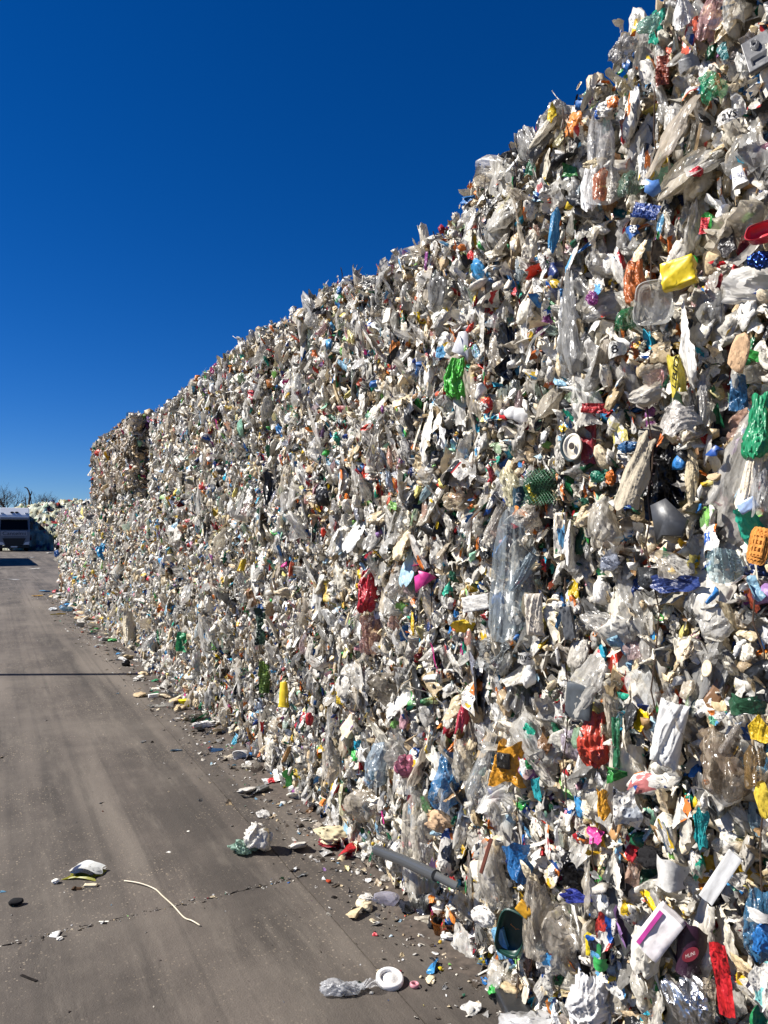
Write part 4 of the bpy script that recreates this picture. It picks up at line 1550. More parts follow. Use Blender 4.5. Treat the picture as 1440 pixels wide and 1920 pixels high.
# grey pole stuck between the bales
pa, pb_ = on_wall(706, 1594, WX - .14), on_wall(818, 1642, WX - .17)
pc = on_wall(856, 1662, WX - .12)
bb0 = bale_at(pb_.y, pb_.z)
pole = MB().tube([pa, pa.lerp(pb_, .5) + Vector((0, 0, .004)), pb_], [.021, .021, .021], 14).build('plastic_pole', M['rigid'], bb0['obj'], local(bb0, Matrix()), lin('#3f4143'))
pole['label'] = 'dark grey round pole sticking out near the ground'
MB().tube([pb_.lerp(pc, -.05), pc], .015, 14).build('pole_sleeve', M['rigid'], pole, None, lin('#6d6f6f'))

# ------------------------------------------------------------------ loose litter on the ground
def lay(px, py, dims, shape, colour, mat, name, label, cat, yaw=0.0, parent=None, group=None, sink=.004, lib=None, tilt=0.0, seed=0):
    """put a piece on the concrete: dims = width, depth, height in metres"""
    p = on_ground(px, py) if parent is None else Vector(px)
    r = np.random.default_rng(7000 + seed + int(px if parent is None else 0) * 3 + int(py if parent is None else 0))
    P, F = shape_of(shape, r) if lib is None else LIB[lib][seed % len(LIB[lib])]
    P = unit(P) * np.array(dims)
    base = Matrix((RIGHT, FWD, Vector((0, 0, 1)))).transposed()
    R = np.array(base @ Matrix.Rotation(yaw, 3, 'Z') @ Matrix.Rotation(tilt, 3, 'X'))
    Q = P @ R.T
    Q[:, 2] -= Q[:, 2].min() + sink
    me = mesh_from(name, Q, F, M[mat], smooth=shape not in ('board', 'carton', 'shard', 'foam'))
    o = add_obj(name, me, parent, Matrix.Translation(p), lin(colour) if isinstance(colour, str) else colour)
    if parent is None:
        tag(o, label, cat, group)
    return o


# folded packet, left
e = tag(empty('food_packet', on_ground(160, 1640)), 'folded white and yellow green packet lying alone on the concrete', 'packet')
lay((0, 0, 0), 0, (.185, .13, .014), 'smooth', '#8d8b1c', 'film', 'packet_back', '', '', yaw=-.15, parent=e, seed=4)
lay((.005, .01, .012), 0, (.165, .11, .024), 'smooth', '#c9c7bf', 'printed', 'packet_front', '', '', yaw=-.2, parent=e, seed=9, tilt=.12)
# white and green bag
e = tag(empty('plastic_bag', on_ground(474, 1596)), 'white bag with green bottom standing on the concrete', 'bag')
lay((.025, -.01, 0), 0, (.15, .12, .15), 'lump', '#e0dbd0', 'film', 'bag_body', '', '', parent=e, seed=1)
lay((-.045, .01, 0), 0, (.16, .14, .06), 'lump', '#b2d2c0', 'clear', 'bag_bottom', '', '', parent=e, seed=2)
lay((.05, -.03, .02), 0, (.05, .06, .11), 'fold', '#d9c79c', 'film', 'bag_lip', '', '', parent=e, seed=3)
# pack with red base
e = tag(empty('paper_sack', on_ground(626, 1583)), 'cream pillow-shaped sack with dark red underside by the wall foot', 'sack')
lay((0, 0, .012), 0, (.20, .15, .075), 'lump', '#c9bd9c', 'foam', 'sack_body', '', '', yaw=.25, parent=e, seed=4)
lay((.01, -.015, 0), 0, (.19, .14, .035), 'lump', '#7c1820', 'film', 'sack_base', '', '', yaw=.25, parent=e, seed=5)
# clear bag with white ring
e = tag(empty('clear_bag', on_ground(650, 1862)), 'twisted clear bag wound on a white roll, lowest on the concrete', 'bag')
lay((-.035, .028, 0), 0, (.10, .085, .045), 'lump', '#dfe0e2', 'sheer', 'bag_end', '', '', parent=e, seed=1)
lay((.01, -.005, 0), 0, (.125, .065, .04), 'lump', '#dfe0e2', 'sheer', 'bag_body', '', '', yaw=.3, parent=e, seed=2)
lay((.075, -.028, .008), 0, (.09, .05, .035), 'sheet', '#e6e6e6', 'sheer', 'bag_twist', '', '', yaw=.2, parent=e, seed=3)
ring = [(.032, .0), (.032, .016), (.035, .020), (.044, .020), (.048, .016), (.048, .003), (.044, .0), (.032, .0)]
ro = MB().lathe(ring, 32).build('roll', M['rigid'], e, Matrix.Translation(RIGHT * .145 + FWD * .055 + Vector((0, 0, .006))) @ Matrix.Rotation(.18, 4, Vector((1, 0, 0))), lin('#e9e7e4'), smooth=True)
MB().lathe([(.001, .006), (.0315, .006), (.0315, .010), (.018, .011), (.016, .014), (.001, .014)], 24).build('roll_core', M['rigid'], ro, None, lin('#dedbd6'), smooth=True)
rg = MB().lathe([(.010, .0), (.010, .010), (.013, .013), (.0165, .010), (.0165, .002), (.014, .0), (.010, .0)], 22).build('cap_ring', M['rigid'], None, Matrix.Translation(on_ground(777, 1850)) @ Matrix.Rotation(.12, 4, 'Y'), lin('#c98a94'), smooth=True)
tag(rg, 'small pink plastic ring right of the clear bag', 'ring')
wp = [on_ground(*q) for q in ((233, 1653), (262, 1660), (290, 1669), (305, 1683), (325, 1702), (345, 1722), (360, 1731), (376, 1738))]
wp = [p + Vector((0, 0, .004 + .006 * math.sin(i * 1.3) ** 2)) for i, p in enumerate(wp)]
fine = []
for i in range(len(wp) - 1):
    q0, q1, q2, q3 = wp[max(i - 1, 0)], wp[i], wp[i + 1], wp[min(i + 2, len(wp) - 1)]
    for t in (0, .2, .4, .6, .8):
        fine.append(.5 * (2 * q1 + (q2 - q0) * t + (2 * q0 - 5 * q1 + 4 * q2 - q3) * t * t + (3 * q1 - q0 - 3 * q2 + q3) * t ** 3))
w_ = MB().tube(fine + [wp[-1]], [.003] * len(fine) + [.0015], 8).build('cable', M['rigid'], None, None, lin('#cfc3ab'), smooth=True)
tag(w_, 'thin cream cable lying in a curve on the concrete', 'cable')

SINGLES = [
    (30, 1697, (.06, .045, .028), 'foam', '#1a1a1c', 'foam', 'stone', 'black rounded stone near the left edge of the concrete', 'stone'),
    (105, 1753, (.055, .045, .012), 'shard', '#e6e4de', 'rigid', 'plastic_shard', 'white triangular shard beside the crack', 'shard'),
    (112, 1762, (.026, .02, .014), 'lump', '#e2dfd6', 'foam', 'foam_crumb', 'tiny white crumb just below the triangular shard', 'crumb'),
    (104, 1656, (.036, .035, .025), 'lump', '#e6e3da', 'foam', 'tissue', 'small white crumpled tissue left of the folded packet', 'tissue'),
    (170, 1662, (.06, .022, .014), 'carton', '#c9bda2', 'foam', 'wood_chip', 'small tan chip in front of the folded packet', 'chip'),
    (145, 1668, (.05, .03, .016), 'fold', '#4a3726', 'foam', 'dry_leaf', 'brown crumpled leaf in front of the folded packet', 'leaf'),
    (316, 1598, (.035, .02, .006), 'smooth', '#e9e7e0', 'rigid', 'paper_scrap', 'white flat scrap alone in the middle of the concrete', 'scrap'),
    (195, 1728, (.042, .007, .006), 'carton', '#e0dccf', 'foam', 'paper_stick', 'short white stick lying in the crack', 'stick'),
    (54, 1835, (.085, .010, .008), 'carton', '#1f1b18', 'foam', 'twig', 'dark straight twig at the lower left', 'twig'),
    (616, 1655, (.026, .022, .018), 'foam', '#a8452a', 'foam', 'brick_chip', 'orange red brick chip on the concrete', 'brick chip'),
    (626, 1683, (.03, .02, .01), 'lump', '#2a2622', 'foam', 'dirt_clod', 'dark clod below the brick chip', 'clod'),
    (624, 1611, (.02, .014, .012), 'lump', '#e6e4de', 'foam', 'foam_crumb', 'white crumb between the brick chip and the sack', 'crumb'),
    (697, 1863, (.016, .014, .012), 'lump', '#dcd9d0', 'foam', 'foam_crumb', 'white crumb close in front of the clear bag', 'crumb'),
    (6, 1672, (.03, .02, .008), 'fold', '#3a6f8c', 'film', 'film_scrap', 'small blue scrap cut by the left edge', 'scrap'),
    (455, 1424, (.115, .085, .075), 'pot', '#e4e3e0', 'rigid', 'plastic_cup', 'white cup lying on its side near the wall', 'cup'),
    (404, 1408, (.13, .08, .04), 'fold', '#2d4f77', 'film', 'film_scrap', 'dark blue scrap left of the white cup', 'scrap'),
    (424, 1420, (.14, .08, .035), 'fold', '#d2c6ae', 'foam', 'paper_scrap', 'cream torn paper left of the white cup', 'paper'),
    (288, 1307, (.10, .05, .035), 'carton', '#dcdad4', 'rigid', 'small_box', 'small white box on the slab joint', 'box'),
    (300, 1323, (.25, .15, .025), 'sheet', '#b5b3ac', 'clear', 'clear_film', 'clear crumpled film lying on the slab joint', 'film'),
    (330, 1304, (.22, .14, .05), 'sheet', '#39424a', 'clear', 'dark_film', 'dark grey film beside the small white box', 'film'),
    (352, 1326, (.17, .13, .12), 'fold', '#e6d31a', 'film', 'yellow_scrap', 'bright yellow pointed scrap at the wall foot', 'scrap'),
    (365, 1350, (.28, .16, .05), 'sheet', '#5c5a50', 'clear', 'grey_film', 'grey see-through film below the yellow scrap', 'film'),
    (382, 1364, (.22, .10, .06), 'lump', '#e0ddd6', 'film', 'white_wrapper', 'white crumpled wrapper below the grey film', 'wrapper'),
    (724, 1692, (.115, .055, .05), 'bottle', '#d3d0dc', 'sheer', 'crushed_bottle', 'crushed clear bottle with pink cap at the wall foot', 'bottle'),
    (762, 1704, (.13, .11, .055), 'fold', '#dcb95a', 'printed', 'snack_packet', 'yellow and red snack packet at the wall foot', 'packet'),
    (790, 1716, (.085, .07, .06), 'fold', '#8d8f92', 'foil', 'foil_packet', 'silver torn packet right of the snack packet', 'packet'),
    (842, 1750, (.15, .10, .07), 'tray', '#9a5c18', 'clear', 'amber_tray', 'amber brown see-through tray lying on its side', 'tray'),
    (818, 1742, (.07, .06, .05), 'lump', '#232325', 'foam', 'rubber_lump', 'black lump left of the amber tray', 'lump'),
    (928, 1802, (.085, .06, .055), 'pot', '#c9bda5', 'rigid', 'paper_cup', 'cream cup tipped over near the dark green crate', 'cup'),
    (900, 1786, (.06, .05, .035), 'lump', '#d6dde0', 'clear', 'film_ball', 'small clear film ball right of the can', 'film'),
    (965, 1895, (.085, .16, .035), 'board', '#2b2c2e', 'rigid', 'rubber_sole', 'black rubber sole lying at the lower edge', 'sole'),
    (1000, 1935, (.22, .12, .06), 'lump', '#dedddb', 'clear', 'white_bag', 'white bag cut by the lower edge of the photo', 'bag'),
    (678, 1590, (.07, .05, .05), 'lump', '#b9b1a2', 'foam', 'paper_ball', 'greyish paper ball right of the cream sack', 'paper'),
    (600, 1560, (.085, .06, .05), 'lump', '#9c9284', 'foam', 'foam_lump', 'grey lump left above the cream sack', 'lump'),
    (545, 1460, (.14, .1, .05), 'sheet', '#d9d2c4', 'clear', 'pale_film', 'pale film at the wall foot above the cream sack', 'film'),
    (650, 1520, (.18, .10, .12), 'bag', '#d6d0c4', 'film', 'white_sack', 'white torn sack leaning on the wall foot', 'sack'),
    (70, 1118, (.28, .14, .03), 'fold', '#d9a81c', 'film', 'yellow_film', 'yellow film lying out from the far wall foot', 'film'),
    (86, 1110, (.36, .2, .05), 'fold', '#6fa8cf', 'film', 'blue_film', 'pale blue film lying behind the yellow film', 'film'),
    (100, 1145, (.22, .14, .07), 'lump', '#dfe3e4', 'film', 'white_film', 'white film ball far along the wall foot', 'film'),
    (108, 1152, (.3, .12, .03), 'fold', '#d4b51f', 'film', 'flat_yellow_scrap', 'flat yellow scrap beside the far white film ball', 'scrap'),
    (124, 1146, (.28, .2, .1), 'lump', '#8fb4cc', 'clear', 'blue_bag', 'pale blue bag far along the wall foot', 'bag'),
    (20, 1087, (.65, .3, .03), 'sheet', '#c9c6bf', 'film', 'flat_white_film', 'flat white film on the far concrete', 'film'),
    (64, 1067, (.55, .3, .05), 'sheet', '#c6c3bb', 'film', 'far_white_film', 'white film strip on the concrete towards the truck', 'film'),
    (58, 1046, (.5, .4, .06), 'lump', '#dcdad2', 'film', 'far_white_ball', 'white scrap on the concrete in front of the truck', 'scrap'),
    (94, 1038, (.6, .4, .12), 'lump', '#d6d4cc', 'film', 'far_white_heap', 'white loose film at the far corner of the wall', 'film'),
    (190, 1506, (.03, .03, .01), 'shard', '#1c1a18', 'rigid', 'dark_chip', 'dark chip high on the open concrete', 'chip'),
    (354, 1559, (.022, .016, .008), 'shard', '#dad6ca', 'rigid', 'pale_chip', 'pale chip on the concrete above the flat scrap', 'chip'),
    (733, 1756, (.02, .012, .010), 'shard', '#b8ccd6', 'rigid', 'blue_chip', 'pale bluish chip left of the amber tray', 'chip'),
]
for i, (px, py, dims, shape, colour, mat, name, label, cat) in enumerate(SINGLES):
    lay(px, py, dims, shape, colour, mat, name, label, cat, yaw=random.uniform(-.5, .5), seed=i, tilt=0.0)
# drinks can
c0 = on_ground(878, 1778)
cn_ = tag(empty('drinks_can', c0), 'yellow and silver crushed drinks can lying near the crate', 'can')
prof = [(.001, -.055), (.020, -.055), (.0245, -.050), (.026, -.043), (.026, .043), (.0225, .052), (.0225, .055), (.020, .053), (.001, .052)]
mx = Matrix.Translation((0, 0, .026)) @ Matrix.Rotation(THETA + .5, 4, 'Z') @ Matrix.Rotation(math.pi / 2, 4, 'X')
MB().lathe(prof, 24).build('can_body', M['printed'], cn_, mx, lin('#c9c63a'), smooth=True)
MB().lathe([(.001, .0535), (.019, .0535), (.0195, .0545), (.001, .0545)], 20).build('can_lid', M['foil'], cn_, mx, lin('#c9c9c9'))

# loose scraps along the foot of the wall
COLNAME = [('white', WHITES, 'film'), ('cream', CREAMS, 'foam'), ('grey', GREYS, 'film'), ('black', DARKS, 'film'), ('blue', BLUES[:2], 'film'), ('green', GREENS[:3], 'film'), ('red', REDS[:3], 'film'), ('clear', WHITES, 'clear')]
rng = np.random.default_rng(77)
used_labels = set()
for i in range(170):
    y = .9 + 20.5 * rng.random() ** 1.5
    x = WX - .02 - abs(rng.normal(0, .10)) - (.05 if y > 6 else 0)
    s = min(.085, rng.lognormal(-2.8, .35)) * (1 + .09 * y)
    nm, fam, mat = COLNAME[rng.choice(8, p=[.32, .17, .14, .08, .06, .05, .04, .14])]
    kind = ('film_scrap', 'folded_film', 'wrapper', 'crushed_wrapper')[rng.integers(4)]
    P, F = LIB[kind][int(rng.integers(len(LIB[kind])))]
    R = Matrix.Rotation(rng.uniform(0, 6.28), 3, 'Z') @ Matrix.Rotation(rng.normal(0, .35), 3, 'X')
    sc = Vector((s, s * rng.uniform(.7, 1.3), s * rng.uniform(.22, .5)))
    zmin = min((R @ Vector((p[0] * sc[0], p[1] * sc[1], p[2] * sc[2]))).z for p in P[::3])
    bk = bale_at(y, .2)['k']
    szw = 'tiny' if s < .05 + .003 * y else ('small' if s < .085 + .006 * y else 'larger')
    how = {'film_scrap': 'crumpled', 'folded_film': 'folded', 'wrapper': 'balled', 'crushed_wrapper': 'crushed'}[kind]
    wh_ = f'{ORD[bk]} bottom row bale from the right' if bk < NB[0] - 1 else 'farthest bottom row bale'
    lab = f'{szw} {how} {nm} scrap at the foot of the {wh_}'
    if lab in used_labels:
        continue
    used_labels.add(lab)
    o = add_obj('loose_scrap', lib_mesh(kind, [k for k, q in enumerate(LIB[kind]) if q[0] is P][0], mat), None, trs(Vector((x, y, -zmin - .006)), R, sc), lin(fam[rng.integers(len(fam))]))
    tag(o, lab, 'scrap', 'loose scraps along the wall foot')
# crumbs, grit and splinters
n = 2600
py_ = 1.0 + 20 * rng.random(n) ** 1.6
px_ = WX - .04 - np.abs(rng.normal(0, .13, n)) * (1 + .04 * py_)
m_ = 1700
gx, gy = rng.uniform(-3.2, 1.4, m_), 1.6 + 24 * rng.random(m_) ** 1.7
gx[:420] = rng.uniform(-1.9, 1.2, 420)
gy[:420] = 3.17 + rng.normal(0, .014, 420)
pos = np.r_[np.c_[px_, py_, np.full(n, .003)], np.c_[gx, gy, np.full(m_, .002)]]
sz = np.r_[rng.lognormal(-4.6, .6, n) * (1 + .08 * py_), rng.lognormal(-5.2, .5, m_) * (1 + .06 * gy)]
cc = np.array([pick_colour(rng, .35) * (.9 if k < n else .7) if rng.random() < .7 else np.array(lin('#4a4138')) for k in range(n + m_)])
V, F, C = scatter_mesh(rng, pos, sz, cc, frame=np.eye(3), spread=(.4, .4, 3.0), stretch=(1.3, 1, .35))
V[:, 2] = np.maximum(V[:, 2], -.002)
tag(add_obj('grit', mesh_from('grit', V, F, M['stuff'], colours=C)), 'crumbs and grit strewn over the concrete', 'grit', kind='stuff')
# band of dark dirt swept against the wall: a low uneven sheet
u, v, f = grid(16, 500)
yy = .8 + (v + .5) * 20.8
wd = .22 + .06 * np.sin(yy * 3.1) + .05 * np.sin(yy * 7.7 + 1) + .03 * np.sin(yy * 19 + 2)
xx = WX + .03 - (u + .5) * wd
zz = np.maximum(-.006, .016 * (1 - (u + .5)) ** 1.2 + .006 * np.sin(yy * 31 + 17 * u) * np.sin(xx * 47) - .010 * (u + .5))
tag(add_obj('swept_dirt', mesh_from('swept_dirt', np.c_[xx, yy, zz], np.concatenate([f[:, [0, 2, 1]], f[:, [0, 3, 2]]]), M['dirt'])), 'dark dirt gathered along the wall foot', 'dirt', kind='stuff')
FARLANDS = True

# ------------------------------------------------------------------ truck, heap, trees and what casts the shadows from the left
M['paint'] = plain_mat('truck_paint', '#dcdfe2', .3, noise=.04, scale=2)
M['black'] = plain_mat('black_plastic', '#111214', .5, noise=.2)
M['glass'] = plain_mat('windscreen_glass', '#05070a', .25, noise=.1, spec=.15)
M['tyre'] = plain_mat('tyre_rubber', '#141414', .9, noise=.2)
M['lamp'] = plain_mat('lamp_glass', '#c9ced2', .12, noise=.05, spec=.9)
M['steel'] = plain_mat('grey_steel', '#6d7174', .5, metal=.6, noise=.15)
M['tarp'] = plain_mat('red_tarpaulin', '#6d3d36', .7, noise=.2)
M['navy'] = plain_mat('navy_letters', '#141b30', .5, noise=.05)
GZ = -.025
fw_t = 64.0
tp_ = EYE + FWD * fw_t + RIGHT * ((27 - 720) / F_PX * fw_t)
truck = tag(empty('truck', (tp_.x, tp_.y, GZ)), 'white lorry cab seen head on beside the waste heap', 'truck')
# cab: its grey paint carries the shade on the front
cab = MB()
side = [(0.02, .55), (0.0, 1.75), (.06, 1.85), (.30, 2.85), (.34, 2.95), (2.1, 2.95), (2.1, .55)]
cab.prism(side, -1.22, 1.22, axis=0)
cab.build('cab', plain_mat('shaded_cab_paint', '#68717c', .3, noise=.05, scale=2), truck, bevel=.03)
fair = MB()
fair.prism([(.30, 2.96), (.42, 3.20), (.95, 3.82), (2.05, 3.84), (2.05, 2.96)], -1.18, 1.18, axis=0)
fo = fair.build('roof_fairing', M['paint'], truck, bevel=.05)
for sx in (-.18, .18):
    MB().prism([(sx + .15 * math.cos(t), 3.40 + .075 * math.sin(t)) for t in np.linspace(0, 6.283, 14, endpoint=False)], .50, .60, axis=1).build('roof_vent', M['black'], fo)
for sx in (-.95, .95):
    MB().box(sx - .13, sx + .13, .46, .52, 3.30, 3.38).build('roof_lamp', M['lamp'], fo)
MB().prism([(-1.08, 1.86), (1.08, 1.86), (1.02, 2.72), (-1.02, 2.72)], -.02, .02, axis=1).build('windscreen', M['glass'], truck, Matrix.Translation((0, .14, 0)) @ Matrix.Translation((0, 0, 1.86)) @ Matrix.Rotation(-.235, 4, 'X') @ Matrix.Translation((0, -.11, -1.86)))
MB().box(-1.12, 1.12, -.10, .22, 2.78, 2.98).build('sun_visor', plain_mat('shaded_visor_paint', '#7f868f', .4, noise=.05), truck, bevel=.04)  # white visor, greyed in the paint for the shaded front
MB().prism([(-.90, 1.15), (.90, 1.15), (.64, .53), (-.64, .53)], -.035, .03, axis=1).build('grille', M['black'], truck)
for k in range(5):
    MB().box(-.74 + .03 * k, .74 - .03 * k, -.05, -.036, 1.02 - k * .10, 1.05 - k * .10).build('grille_bar', M['black'], truck)
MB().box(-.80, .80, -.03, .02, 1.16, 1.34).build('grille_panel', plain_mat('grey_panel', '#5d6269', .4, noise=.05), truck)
MB().box(-1.23, 1.23, -.06, .5, .30, .52).build('bumper', M['black'], truck, bevel=.03)
MB().box(-.26, .26, -.075, -.062, .36, .47).build('number_plate', M['lamp'], truck)
for sx in (-1, 1):
    MB().prism([(sx * .72, .58), (sx * 1.16, .60), (sx * 1.18, .86), (sx * .86, .80)][::sx], -.04, .03, axis=1).build('headlight', M['lamp'], truck)
    mi = MB().box(sx * 1.36 - .11, sx * 1.36 + .11, .12, .24, 1.95, 2.60).build('mirror', M['black'], truck, bevel=.03)
    MB().tube([(sx * 1.2, .3, 2.62), (sx * 1.34, .2, 2.62)], .02, 6).build('mirror_arm', M['black'], mi)
    w = MB().lathe([(.15, -.15), (.46, -.15), (.50, -.10), (.50, .10), (.46, .15), (.15, .15)], 20).build('wheel', M['tyre'], truck, Matrix.Translation((sx * 1.02, 1.35, .5)) @ Matrix.Rotation(math.pi / 2, 4, 'Y'), smooth=True)
    MB().lathe([(.001, -.12), (.28, -.12), (.28, .12), (.001, .12)], 14).build('rim', M['steel'], w)
MB().box(-1.0, 1.0, -.022, .02, 1.38, 1.78).build('name_board', plain_mat('shaded_board_paint', '#8d939b', .4, noise=.05), truck)  # white board with the front's shade put into its colour
lt = lettering(truck, 'Cantelmi', (0, 0, 0), 1.8, .30, '#1a2238')
lt.matrix_basis = Matrix.Translation((0, -.035, 1.58)) @ Matrix.Rotation(math.pi / 2, 4, 'X')
lt.data.materials.clear()
lt.data.materials.append(M['navy'])
MB().box(-1.25, 1.25, 2.7, 10.5, 1.05, 3.70).build('trailer_body', M['tarp'], truck, bevel=.05)
MB().box(-.5, .5, 2.0, 10.4, .7, 1.04).build('chassis', M['black'], truck)
for yy_ in (3.2, 8.3, 9.5):
    for sx in (-1, 1):
        MB().lathe([(.15, -.15), (.46, -.15), (.5, -.1), (.5, .1), (.46, .15), (.15, .15)], 18).build('wheel', M['tyre'], truck, Matrix.Translation((sx * 1.02, yy_, .5)) @ Matrix.Rotation(math.pi / 2, 4, 'Y'), smooth=True)

# heap of loose waste behind the truck: dull, greenish film
TINT[0] = np.array((.62, .68, .55))
rng = np.random.default_rng(33)
fw_h = 78.5
hc = EYE + FWD * fw_h + RIGHT * ((112 - 720) / F_PX * fw_h)
heap = tag(empty('waste_heap', (hc.x, hc.y, GZ)), 'big heap of loose plastic waste right of the truck', 'heap')
n_ = 170
u, v, f = grid(n_, n_)
X, Y = u * 22, v * 19


def heap_h(X, Y):
    q = np.hypot(X / 8.5, Y / 7.0)
    h = 5.0 * np.clip(1.25 - q, 0, 1) ** .75
    return np.minimum(h, 4.75 + .25 * np.sin(X * .6) + .2 * np.sin(Y * .8 + X * .35)) * np.clip((1.25 - q) * 6, 0, 1)


sx_, sy_ = rng.uniform(-11, 11, 2600), rng.uniform(-9.5, 9.5, 2600)
cell = np.concatenate([np.argmin((X[i:i + 2000, None] - sx_) ** 2 + (Y[i:i + 2000, None] - sy_) ** 2, 1) for i in range(0, len(X), 2000)])
Z = heap_h(X, Y)
Z = np.where(Z > .02, Z + rng.normal(0, .16, 2600)[cell] + rng.normal(0, .05, len(Z)), -.3)
C = np.array([pick_colour(rng, .2) for _ in range(2600)])[cell]
so = add_obj('loose_waste', mesh_from('loose_waste', np.c_[X, Y, Z], split_quads(f, rng), M['stuff'], colours=C), heap)
so['kind'] = 'stuff'
for i in range(330):
    a, r_ = rng.uniform(0, 2 * math.pi), math.sqrt(rng.random()) * 1.15
    x, y = r_ * 8.5 * math.cos(a), -abs(r_ * 7.0 * math.sin(a)) if rng.random() < .75 else r_ * 7 * math.sin(a)
    z = float(heap_h(np.array([x]), np.array([y]))[0])
    if z < .05:
        continue
    s = rng.lognormal(-1.15, .3)
    add_obj('waste_bag', lib_mesh('wrapper', int(rng.integers(len(LIB['wrapper']))), ('film', 'film', 'printed')[rng.integers(3)]), heap,
            trs(Vector((x, y, z)), Matrix.Rotation(rng.uniform(0, 6), 3, 'Z'), (s * 1.2, s, s * .7)), pick_colour(rng, .15))

TINT[0] = np.ones(3)
# bare trees
M['bark'] = plain_mat('bare_bark', '#4a4038', .9, noise=.25, scale=4)


def bare_tree(px, top_py, fw, spread, label, seed, dead=False):
    r = random.Random(seed)
    p = EYE + FWD * fw + RIGHT * ((px - 720) / F_PX * fw)
    Ht = CAM_H + (HORIZON - top_py) / F_PX * fw - GZ
    t = tag(empty('bare_tree', (p.x, p.y, GZ)), label, 'tree', 'bare trees beyond the yard')
    trunk, crown = MB(), MB()

    def grow(base, d, length, rad, level):
        pts, q = [base], base.copy()
        dd = d.copy()
        k = 5
        for i in range(k):
            dd = (dd + Vector((r.gauss(0, .16), r.gauss(0, .16), r.gauss(.04, .08)))).normalized()
            q = q + dd * (length / k)
            pts.append(q.copy())
        (trunk if level == 0 else crown).tube(pts, [rad * (1 - .75 * i / k) for i in range(k + 1)], 6 if level < 2 else 4, cap=False)
        if level >= (2 if dead else 4):
            return
        nb = (2 if dead else (6, 5, 5, 4)[level])
        for j in range(nb):
            s = r.uniform(.35, 1.0) if level else r.uniform(.3, 1.0)
            b0 = pts[min(k, int(s * k))]
            side = Vector((r.gauss(0, 1), r.gauss(0, 1), r.uniform(.0, .9))).normalized()
            nd_ = (dd * (.8 if dead else .5) + side * spread).normalized()
            grow(b0, nd_, length * r.uniform(.45, .7), rad * .44, level + 1)
    grow(Vector((0, 0, 0)), Vector((0, 0, 1)), Ht * (.72 if dead else .50), Ht * .021 + .035, 0)
    # bring the crown to its real height
    zmax = max(v_[2] for v_ in crown.v)
    k_ = Ht / zmax
    for mb in (trunk, crown):
        mb.v = [(x * k_, y * k_, z * k_) for x, y, z in mb.v]
    trunk.build('trunk', M['bark'], t)
    crown.build('crown', M['bark'], t)


bare_tree(2, 902, 98, .75, 'bare tree at the left edge behind the truck', 3)
bare_tree(101, 918, 104, .8, 'bare bushy tree above the middle of the waste heap', 11)

def dead_stem(pts_px, fw, rad, label, twigs=()):
    q = [EYE + FWD * fw + RIGHT * ((x - 720) / F_PX * fw) + Vector((0, 0, (HORIZON - y) / F_PX * fw)) for x, y in pts_px]
    foot = Vector((q[0].x, q[0].y, GZ))
    t = tag(empty('dead_tree', foot), label, 'tree', 'dead trees behind the truck')
    pts = [Vector((0, 0, 0))] + [p - foot for p in q]
    MB().tube(pts, [rad * (1 - .75 * i / len(pts)) for i in range(len(pts))], 7).build('trunk', M['bark'], t)
    for tw in twigs:
        w = [EYE + FWD * fw + RIGHT * ((x - 720) / F_PX * fw) + Vector((0, 0, (HORIZON - y) / F_PX * fw)) - foot for x, y in tw]
        MB().tube(w, [rad * .5 * (1 - .6 * i / len(w)) for i in range(len(w))], 6).build('branch', M['bark'], t)


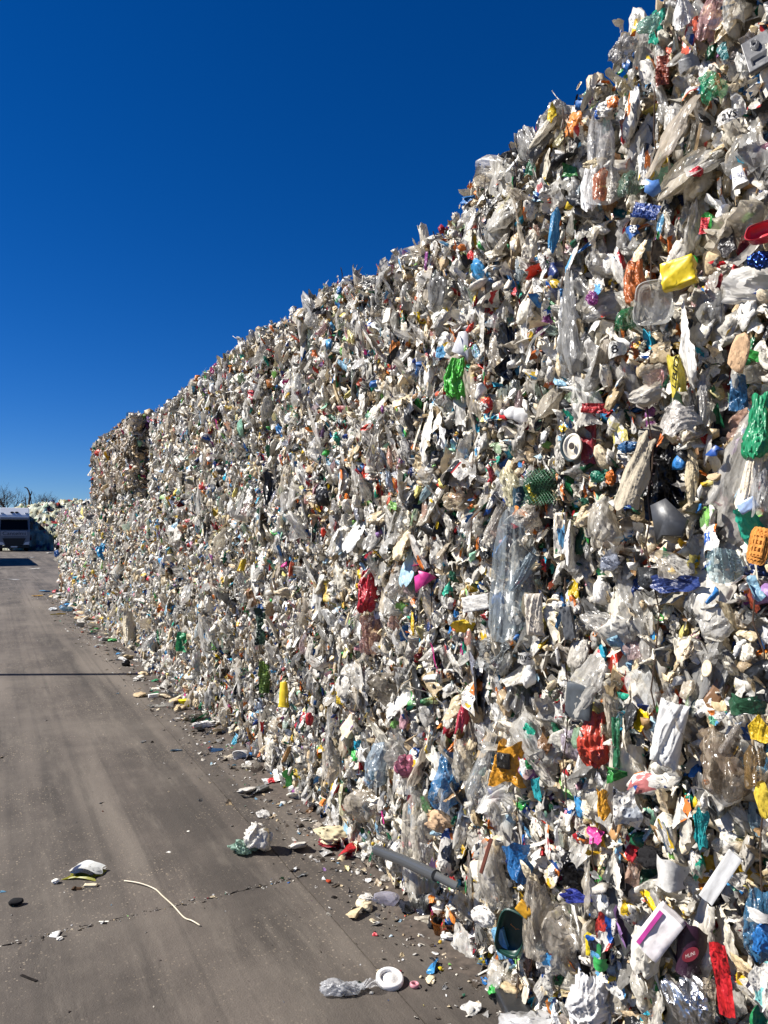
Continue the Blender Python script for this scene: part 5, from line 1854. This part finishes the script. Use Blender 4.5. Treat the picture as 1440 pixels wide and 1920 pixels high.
dead_stem([(53.5, 955), (54, 940), (55.5, 930), (53, 921), (49.5, 915), (45, 913.5)], 96, .17, 'tall thin dead tree with a bent top right of the truck', [[(55.4, 931), (58, 925), (58.5, 921)], [(54, 942), (57, 936), (57.5, 932)]])
dead_stem([(48, 955), (48, 945), (47, 936), (46, 931)], 97, .12, 'short dead stem left of the bent dead tree', [[(48, 947), (44, 942), (39, 940)]])
dead_stem([(57.5, 956), (58, 946), (58, 938)], 95, .10, 'short dead stem right of the bent dead tree', [[(58, 948), (60, 944)]])
bare_tree(78, 938, 103, .7, 'low bare bush left of the bushy tree', 8)
sp = EYE + FWD * 70 + RIGHT * ((142.5 - 720) / F_PX * 70)

# a post outside the view whose shadow crosses the concrete
fp_ = 2150 / 264.5
pp_ = EYE + FWD * fp_ - RIGHT * 5.3
post = tag(empty('marker_post', (pp_.x, pp_.y, 0)), 'slim grey post left of the view, its shadow crosses the concrete', 'post')
MB().tube([(0, 0, -.02), (0, 0, 2.62)], .055, 14).build('post_shaft', M['steel'], post, smooth=True)
MB().lathe([(.001, 2.66), (.05, 2.65), (.062, 2.62), (.062, 2.60), (.001, 2.60)], 14).build('post_cap', M['black'], post, smooth=True)
MB().lathe([(.14, -.01), (.14, .012), (.07, .02), (.06, .05), (.001, .05)], 14).build('post_foot', M['steel'], post)
# a parked trailer outside the view, its shadow falls in front of the truck
trl = tag(empty('parked_trailer', (-3.1, 41.0, GZ)), 'grey box trailer parked left of the view, its shadow in front of the truck', 'trailer')
MB().box(-1.25, 1.25, 0, 13.0, 1.1, 3.95).build('trailer_box', M['steel'], trl, bevel=.04)
MB().box(-.5, .5, .3, 12.8, .75, 1.09).build('chassis', M['black'], trl)
for yy_ in (1.4, 2.7, 4.0):
    for sx in (-1, 1):
        MB().lathe([(.15, -.15), (.46, -.15), (.5, -.1), (.5, .1), (.46, .15), (.15, .15)], 18).build('wheel', M['tyre'], trl, Matrix.Translation((sx * 1.02, yy_, .5)) @ Matrix.Rotation(math.pi / 2, 4, 'Y'), smooth=True)
for sx in (-1, 1):
    MB().box(sx * .8 - .06, sx * .8 + .06, 11.2, 11.35, 0, .8).build('landing_leg', M['black'], trl)
for b in BALES:
    r, k = b['row'], b['k']
    f = FEATURE.get((r, k))
    pos = ORD[k] if k < NB[r] - 1 else 'farthest'
    if pos == 'farthest':
        lab = f'farthest bale of pressed mixed plastic waste in the {ROWNAME[r]} row'
    else:
        lab = f'{pos} bale from the right in the {ROWNAME[r]} row of pressed plastic waste'
    if f:
        lab += ', ' + f
    tag(b['obj'], lab, 'waste bale', 'bales of pressed plastic stacked four high')
